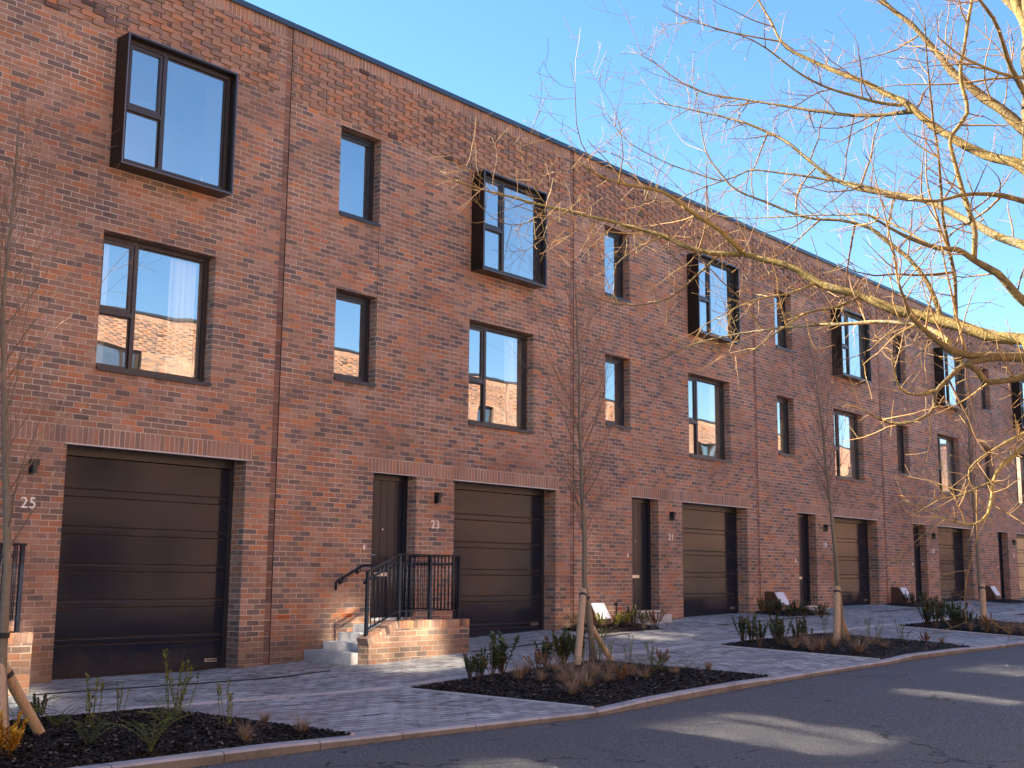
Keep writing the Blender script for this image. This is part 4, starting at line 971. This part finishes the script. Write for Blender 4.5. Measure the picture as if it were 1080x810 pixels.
def young_tree(name_label, pts, r0, seed, group, H0=1.55, n=46, spread=.42, zmax=None):
    rg = random.Random(seed)
    o = Vector(pts[0]); root = empty('young_tree', o); tag(root, name_label, 'tree', group)
    P = [Vector(p) - o for p in pts]; H = P[-1].z
    tr = MB(); cr = MB(); Q = []; R = []
    N = 34
    def at(z):
        for a, b in zip(P, P[1:]):
            if z <= b.z: t = (z - a.z) / max(1e-6, b.z - a.z); return a.lerp(b, clamp(t, 0, 1))
        return P[-1].copy()
    for i in range(N + 1):
        z = H * i / N; v = at(z); v += Vector((noise.noise(Vector((seed, z * 1.3, 0))), noise.noise(Vector((seed, 5, z * 1.3))), 0)) * .035 * min(1, i / 4)
        Q.append(v); R.append(max(.004, r0 * (1 - .86 * (z / H)) * (1.35 if i == 0 else 1)))
    tr.tube(Q, R, 9, 0, .5); tr.build('trunk', M['bark_young'], root, smooth=True)
    for k in range(n):
        z = H0 + (H * .93 - H0) * (k / n) ** .95; i = min(N - 1, int(z / H * N)); b = Q[i]
        a = k * 2.4 + rg.uniform(-.5, .5); tilt = rg.uniform(.30, .62) + spread * .2
        d = Vector((math.cos(a) * math.sin(tilt), math.sin(a) * math.sin(tilt), math.cos(tilt)))
        L = (.55 + 1.25 * math.sin(PI * clamp((z - H0 + .5) / (H - H0 + .8), 0, 1))) * rg.uniform(.55, 1.05) * spread / .42
        L = min(L, (H + .35 - z) / math.cos(tilt))
        steps = 8; pt = [b.copy()]; rr = [max(.003, R[i] * .26)]; c = b.copy(); dd = d.copy()
        for s in range(steps):
            dd = (dd + Vector((0, 0, .07)) + rand_perp(rg, dd) * .14).normalized(); c = c + dd * L / steps; pt.append(c.copy()); rr.append(max(.0014, rr[0] * (1 - .8 * (s + 1) / steps)))
        cr.tube(pt, rr, 4, 1, rg.random(), cap=False)
        for s in range(1, steps):
            for _q in range(rg.choice([0, 1, 1, 2])):
                dv = (pt[s + 1] - pt[s]).normalized(); sd = (dv * 1.1 + rand_perp(rg, dv) * .8).normalized()
                twig(cr, rg, pt[s], sd, L * rg.uniform(.12, .42), .0016, 1 if rg.random() < .5 else 0, .3, .25)
    cr.build('crown', [M['bark_young'], M['twig_young']], root, smooth=True)
    return root
gy = 'staked young bare trees in the kerbside beds'
young_tree('slender bare young tree at the left picture edge before garage 25', [(-6.41, -4.99, .0), (-6.46, -4.94, .63), (-6.46, -4.93, 1.34), (-6.51, -4.88, 2.07), (-6.56, -4.81, 2.82), (-6.58, -4.78, 3.98), (-6.56, -4.79, 5.0)], .042, 3, gy, 1.55, 46, .45)
young_tree('slender bare young tree tied to stakes just right of the brick steps', [(2.95, -3.52, .10), (2.90, -3.45, 1.09), (2.86, -3.42, 1.97), (2.83, -3.40, 2.79), (2.82, -3.38, 3.9), (2.79, -3.33, 5.7)], .050, 7, gy, 1.75, 54, .46)
young_tree('slender bare young tree with one tall stake between houses 19 and 17', [(8.95, -4.46, .22), (8.86, -4.45, 1.16), (8.76, -4.44, 2.14), (8.66, -4.37, 3.48), (8.60, -4.35, 4.4), (8.5, -4.2, 5.5)], .048, 12, gy, 2.2, 46, .46)
young_tree('farthest slender bare young tree in front of house 15', [(14.3, -5.02, .28), (14.22, -5.0, 1.16), (14.15, -5.0, 2.29), (14.05, -5.0, 3.43), (14.0, -5.0, 4.59), (13.95, -5.0, 5.6)], .048, 17, gy, 2.2, 42, .44)

def stake(a, b, label, r=.048, tie=None):
    a, b = Vector(a), Vector(b); root = empty('tree_stake', a); tag(root, label, 'stake', 'round wooden tree stakes')
    mb = MB(); d = (b - a); n = 7
    mb.tube([Vector((0, 0, 0)) - d.normalized() * .25] + [d * i / n for i in range(n)] + [d - d.normalized() * .015, d], [r] * (n + 1) + [r, r * .86], 14)
    mb.build('post', M['wood'], root, smooth=False)
    t = MB(); dn = d.normalized(); p = d - dn * .10
    t.tube([p - dn * .018, p + dn * .018], r + .005, 14)
    if tie is not None:
        q = Vector(tie) - a; t.tube([p, (p + q) / 2 + Vector((0, 0, .01)), q], .014, 6); t.tube([q - Vector((0, 0, .02)), q + Vector((0, 0, .02))], .045, 10)
    t.build('tie', M['rubber'], root)
stake((1.91, -4.02, .02), (2.72, -3.52, 1.13), 'pale round wooden stake leaning towards the young tree by the brick steps', .050, (2.90, -3.45, 1.02))
stake((3.30, -3.62, .08), (2.96, -3.40, .72), 'short orange brown stake slanting behind the young tree by the steps', .042)
stake((8.16, -4.72, .2), (8.66, -4.52, 1.17), 'thick grey wooden stake beside the young tree between houses 19 and 17', .060, (8.86, -4.45, 1.08))
stake((9.5, -4.3, .25), (9.05, -4.35, .75), 'short dark stake low behind the thick grey stake', .045)
stake((13.75, -5.2, .26), (14.05, -5.1, 1.24), 'farthest wooden stake tied to the tree before house 15', .060, (14.22, -5.0, 1.1))
stake((-6.62, -5.35, .0), (-6.40, -4.72, .93), 'pale stake rising from the left picture edge to a black tie', .045, (-6.46, -4.94, .84))
stake((-6.02, -4.86, .0), (-6.42, -4.86, .62), 'pale sawn stake leaning left onto the tree at the left edge', .042, (-6.46, -4.94, .5))

# ------------------------------------------------------------------ plants
def leaf(mb, p, d, n, L, w, t, fold=.25, m=0):
    d = d.normalized(); s = d.cross(n)
    if s.length < 1e-4: s = d.orthogonal()
    s.normalize(); n = s.cross(d).normalized()
    a = p; b1 = p + d * L * .45 + s * w + n * w * fold; b2 = p + d * L * .45 - s * w + n * w * fold; c = p + d * L - n * L * .12; mid = p + d * L * .5
    mb.face([a, b1, mid], None, m, t); mb.face([a, mid, b2], None, m, t); mb.face([b1, c, mid], None, m, t); mb.face([mid, c, b2], None, m, t)
def shrub_mb(rg, leafy=1.0, L=.15, w=.045, stems=11, broad=.55, tmax=.75):
    mb = MB(); Z = Vector((0, 0, 1))
    for i in range(stems):
        a = rg.uniform(0, 2 * PI); tl = rg.uniform(.05, broad); H = rg.uniform(.55, 1.0)
        d = Vector((math.cos(a) * math.sin(tl), math.sin(a) * math.sin(tl), math.cos(tl)))
        p0 = Vector((math.cos(a), math.sin(a), 0)) * rg.uniform(0, .08); pts = [p0 + d * H * q / 4 + Z * .02 * q * q / 4 for q in range(5)]
        mb.tube(pts, [.016, .014, .012, .01, .007], 4, 1, .5, cap=False)
        ft = rg.random() < .3
        for q in range(int(20 * leafy)):
            u = .35 + .65 * (q / (20 * leafy)); p = pts[0].lerp(pts[-1], u)
            b = q * 2.4 + rg.uniform(-.4, .4); out = Vector((math.cos(b), math.sin(b), 0))
            dd = (d * (.35 + 1.1 * u * u) + out * (1.15 - .5 * u)).normalized()
            leaf(mb, p, dd, d, L * rg.uniform(.7, 1.15), w * rg.uniform(.8, 1.2), (rg.uniform(.7, 1) if ft and u > .8 else rg.uniform(.0, tmax)))
    return mb
def tuft_mb(rg, n=170, spread=.9):
    mb = MB()
    for i in range(n):
        a = rg.uniform(0, 2 * PI); tl = abs(rg.gauss(.25, .35)); L = rg.uniform(.5, 1.05); w = rg.uniform(.006, .013)
        p = Vector((math.cos(a), math.sin(a), 0)) * rg.uniform(0, .10); s = Vector((-math.sin(a), math.cos(a), 0)) * w
        prev = p.copy(); t = rg.random(); K = 4; ang = tl
        for k in range(K):
            ang += rg.uniform(.1, .42) * spread; q = prev + Vector((math.cos(a) * math.sin(ang), math.sin(a) * math.sin(ang), math.cos(ang))) * L / K
            if q.z < .0: q.z = .0
            w0 = s * (1 - k / K); w1 = s * (1 - (k + 1) / K)
            mb.face([prev - w0, prev + w0, q + w1 + s * .05, q - w1], None, 0, t); prev = q
    return mb
def fern_mb(rg, fronds=9):
    mb = MB()
    for i in range(fronds):
        a = i * 2 * PI / fronds + rg.uniform(-.4, .4); ang = rg.uniform(.1, .55); p = Vector((0, 0, 0)); K = 16; L = rg.uniform(.7, 1.1)
        pts = [p]; t = rg.uniform(0, 1)
        for k in range(K):
            ang += .07 * rg.uniform(.5, 1.6); p = p + Vector((math.cos(a) * math.sin(ang), math.sin(a) * math.sin(ang), math.cos(ang))) * L / K; pts.append(p)
        mb.tube(pts, [.008 * (1 - .7 * k / K) for k in range(K + 1)], 3, 1, .5, cap=False)
        side = Vector((-math.sin(a), math.cos(a), 0))
        for k in range(2, K + 1):
            d = (pts[k] - pts[k - 1]).normalized(); ln = .12 * math.sin(PI * clamp(k / (K + 1), .08, .98)) ** .7 * L
            for sg in (-1, 1):
                leaf(mb, pts[k], (side * sg + d * .35 + Vector((0, 0, rg.uniform(-.15, .1)))), Vector((0, 0, 1)), ln, .024, clamp(t + rg.uniform(-.2, .2), 0, 1), .1)
    return mb
def shoot_mb(rg, stems=6):
    mb = MB()
    for i in range(stems):
        a = rg.uniform(0, 2 * PI); tl = rg.uniform(.02, .30); H = rg.uniform(.55, 1.0)
        d = Vector((math.cos(a) * math.sin(tl), math.sin(a) * math.sin(tl), math.cos(tl))); p0 = Vector((math.cos(a), math.sin(a), 0)) * rg.uniform(.02, .12)
        pts = [p0 + d * H * q / 5 + rand_perp(rg, d) * .012 for q in range(6)]
        mb.tube(pts, [.007, .006, .006, .005, .004, .003], 4, 1, .5, cap=False)
        for q in range(20):
            u = rg.random() ** .6; p = pts[0].lerp(pts[-1], u); b = rg.uniform(0, 2 * PI)
            leaf(mb, p, (Vector((math.cos(b), math.sin(b), .7)) + d * .6).normalized(), d, rg.uniform(.05, .10) * (.6 + .6 * u), .017, rg.random())
    return mb
KINDS = {
 'shrub': ('evergreen_shrub', 'dark evergreen shrub', 'shrub', lambda r: shrub_mb(r), ['leaf_dark', 'stem_brown']),
 'lime': ('yellow_green_shrub', 'yellow green shrub', 'shrub', lambda r: shrub_mb(r, 1.0, .15, .04, 12, .6, 1.0), ['leaf_lime', 'stem_brown']),
 'bronze': ('bronze_shrub', 'low bronze plant', 'plant', lambda r: shrub_mb(r, 1.2, .16, .045, 12, 1.0, 1.0), ['leaf_bronze', 'stem_brown']),
 'flame': ('golden_shrub', 'small orange yellow plant', 'plant', lambda r: shrub_mb(r, 1.3, .16, .035, 14, .5, 1.0), ['leaf_flame', 'stem_brown']),
 'tuft': ('dry_grass_tuft', 'dry straw grass tuft', 'grass tuft', lambda r: tuft_mb(r), ['straw']),
 'fern': ('fern', 'yellow green fern', 'fern', lambda r: fern_mb(r), ['leaf_fern', 'stem']),
 'shoot': ('leafy_seedling', 'thin sparse upright plant', 'plant', lambda r: shoot_mb(r), ['leaf_lime', 'stem'])}
BEDNAME = {'A': 'in the kerbside bed before garage 25', 'B': 'in the bed right of the brick steps', 'C': 'in the kerbside bed before house 19',
           'D': 'in the farthest kerbside bed at the right', 'P': 'against the wall of house 21', 'Q': 'against the wall of house 19', 'R': 'against the wall of house 17'}
ORD = ['leftmost', 'second from left', 'third from left', 'fourth from left', 'fifth from left', 'sixth from left', 'seventh from left', 'eighth from left', 'ninth from left', 'tenth from left', 'eleventh from left', 'twelfth from left', 'thirteenth from left', 'fourteenth from left', 'fifteenth from left', 'sixteenth from left', 'seventeenth from left', 'eighteenth from left']
meshes = {}
rg = random.Random(77)
CAMX, CAMY, YAW = -11.0753, -13.9893, .862038
def screen_x(x, y):
    dx, dy = x - CAMX, y - CAMY; return (dx * math.cos(YAW) - dy * math.sin(YAW)) / (dx * math.sin(YAW) + dy * math.cos(YAW))
groups = {}
for b, k, x, y, h in PLANTS:
    if b in 'ABCD':
        kk = {'A': -1, 'B': 0, 'C': 1, 'D': 2}[b]
        if x > 17: kk = 3
        a, c = BEDX(kk); x = clamp(x, a + .12, c - .12) if not (b == 'A') else min(x, c - .15); y = clamp(y, -6.15, -3.62)
    groups.setdefault((b, k), []).append((x, y, h))
for (b, k), L in groups.items():
    L.sort(key=lambda p: screen_x(p[0], p[1]))
    nm, desc, cat, fn, mats = KINDS[k]
    for i, (x, y, h) in enumerate(L):
        key = (k, (len(L) + i * 3 + ord(b)) % 4)
        if key not in meshes:
            o = fn(random.Random(hash(k[0]) * 0 + ord(k[0]) * 7 + key[1])).build(nm, [M[m] for m in mats]); meshes[key] = o.data
        else:
            o = bpy.data.objects.new(nm, meshes[key]); C.objects.link(o)
        if b in 'ABCD' : zz = base(x, y) + .035
        else: zz = base(x, y) + .03
        o.location = (x, y, zz); o.rotation_euler = (rg.uniform(-.08, .08), rg.uniform(-.08, .08), rg.uniform(0, 6.28)); s = h * rg.uniform(.92, 1.08); wd = rg.uniform(.85, 1.15)
        o.scale = (s * wd, s * wd, s)
        lab = desc + ' ' + BEDNAME[b] if len(L) == 1 else desc + ', ' + ORD[i] + ' ' + BEDNAME[b]
        tag(o, lab, cat, {'shrub': 'evergreen shrubs in the beds', 'tuft': 'dry grass tufts in the beds', 'fern': 'ferns in the beds', 'shoot': 'thin leafy plants in the beds', 'lime': 'yellow green shrubs by the wall', 'bronze': 'bronze plants in the beds'}.get(k))
# fallen leaves and little weeds in the beds and gutter
mb = MB(); rg = random.Random(5)
for i in range(420):
    k = rg.choice([-1, -1, 0, 0, 1, 1, 2]); a, c = BEDX(k)
    if rg.random() < .7: x, y, dz = rg.uniform(a, c), rg.uniform(-6.2, -3.5), .085
    else: x, y, dz = rg.uniform(a - 2, c + 2), -6.5 - rg.random() * .15, None
    z = base(x, y) + dz if dz else roadz(x, y) + .01
    an = rg.uniform(0, 6.28); leaf(mb, Vector((x, y, z)), Vector((math.cos(an), math.sin(an), rg.uniform(-.1, .3))), Vector((0, 0, 1)), rg.uniform(.02, .05), rg.uniform(.006, .014), rg.random())
o = mb.build('fallen_leaves', M['leaf_bronze']); tag(o, kind='stuff')

# ------------------------------------------------------------------ light, sky, camera
sc = bpy.context.scene
EL, AZ = math.radians(33), math.radians(-20)
world = bpy.data.worlds.new('World'); sc.world = world; world.use_nodes = True
wn, wl = world.node_tree.nodes, world.node_tree.links
sky = wn.new('ShaderNodeTexSky'); sky.sky_type = 'NISHITA'; sky.sun_disc = False
sky.sun_elevation = EL; sky.sun_rotation = AZ; sky.air_density = 1.0; sky.dust_density = .1; sky.ozone_density = 2.2; sky.altitude = 50
bg = wn['Background']; hs = wn.new('ShaderNodeHueSaturation'); hs.inputs['Saturation'].default_value = 1.2; wl.new(sky.outputs[0], hs.inputs['Color']); wl.new(hs.outputs[0], bg.inputs['Color']); bg.inputs['Strength'].default_value = .055
sun = bpy.data.lights.new('sun', 'SUN'); sun.energy = 5; sun.angle = math.radians(.55); sun.color = (1, .83, .62)
so = bpy.data.objects.new('sun', sun); C.objects.link(so)
d = Vector((math.sin(AZ) * math.cos(EL), math.cos(AZ) * math.cos(EL), math.sin(EL)))
so.rotation_euler = d.to_track_quat('Z', 'Y').to_euler(); so.location = d * 60

cam = bpy.data.cameras.new('camera'); co = bpy.data.objects.new('camera', cam); C.objects.link(co)
yaw, pitch, roll = .8620375, .1581997, .0080604
F = Vector((math.sin(yaw) * math.cos(pitch), math.cos(yaw) * math.cos(pitch), math.sin(pitch)))
Rt = Vector((math.cos(yaw), -math.sin(yaw), 0)); Up = Rt.cross(F)
r_ = Rt * math.cos(roll) + Up * math.sin(roll); u_ = -Rt * math.sin(roll) + Up * math.cos(roll)
mt = Matrix((r_, u_, -F)).transposed().to_4x4(); mt.translation = Vector((-11.0753, -13.9893, 1.3152))
co.matrix_world = mt
cam.sensor_fit = 'HORIZONTAL'; cam.sensor_width = 36; cam.lens = 1270.93 / 1080 * 36; cam.clip_end = 2000; cam.clip_start = .05
sc.camera = co
sc.view_settings.view_transform = 'Standard'; sc.view_settings.look = 'None'; sc.view_settings.gamma = 1
sc.view_settings.exposure = 2.62
sc.render.engine = 'CYCLES'
cy = sc.cycles
cy.use_denoising = True
try: cy.denoiser = 'OPENIMAGEDENOISE'
except Exception: pass
cy.max_bounces = 8; cy.diffuse_bounces = 4; cy.glossy_bounces = 4; cy.transparent_max_bounces = 16
cy.sample_clamp_indirect = 12; cy.caustics_reflective = True; cy.blur_glossy = .4

# ------------------------------------------------------------------ unseen block added so its top windows throw sunlight back across the street
def added_reflector_block():
    x0, x1, y0, y1, zt = -15.0, 7.9, -30.0, OY - .45, 16.2
    r = empty('added_reflector_block', ((x0 + x1) / 2, (y0 + y1) / 2, 0)); tag(r, 'tall unseen brick block added across the street to reflect sun from its top windows', 'added building')
    ox, oy = r.location.x, r.location.y
    wins_ = [(-11.9, -10.9), (-6.3, -4.5), (-.55, .35), (.75, 1.15), (4.9, 5.35)]
    mb = MB(); zl, zh = 12.25, 14.75
    xs = sorted({x0, x1} | {v for w in wins_ for v in w})
    for a, b in zip(xs, xs[1:]):
        for c, d in ((-.3, zl), (zl, zh), (zh, zt)):
            if c == zl and any(w[0] <= (a + b) / 2 <= w[1] for w in wins_): continue
            q = [(b - ox, y1 - oy, c), (a - ox, y1 - oy, c), (a - ox, y1 - oy, d), (b - ox, y1 - oy, d)]
            mb.face(q, [(p[0], p[2]) for p in q])
    mb.box(x0 - ox, x1 - ox, y0 - oy, y1 - .35 - oy, -.3, zt)
    mb.box(x0 - ox, x1 - ox, y1 - .35 - oy, y1 - oy, zt - .4, zt, skip='b')
    mb.build('wall', M['brick'], r)
    for (a, b) in wins_:
        f = MB(); ring(f, a - ox, b - ox, zl, zh, .06, y1 - .12 - oy, y1 - .04 - oy); fo = f.build('window', M['frame'], r)
        g = MB(); yy = y1 - .08 - oy
        q = [(b - .06 - ox, yy, zl + .06), (a + .06 - ox, yy, zl + .06), (a + .06 - ox, yy, zh - .06), (b - .06 - ox, yy, zh - .06)]
        g.face(q); g.build('pane', M['glass_far'], fo)
    rf = MB(); rf.box(x0 - .1 - ox, x1 + .1 - ox, y0 - oy, y1 + .1 - oy, zt + .002, zt + .15); rf.build('roof', M['roof'], r)
added_reflector_block()
for h in opp:
    for c in h.children:
        for p in c.children:
            if p.name.startswith('pane'):
                p.material_slots[0].link = 'OBJECT'; p.material_slots[0].material = M['glass_far']
cy.sample_clamp_indirect = 50; cy.blur_glossy = 0.0
cy.use_guiding = True; cy.use_surface_guiding = True; cy.use_volume_guiding = False; cy.use_deterministic_guiding = True; cy.guiding_training_samples = 128
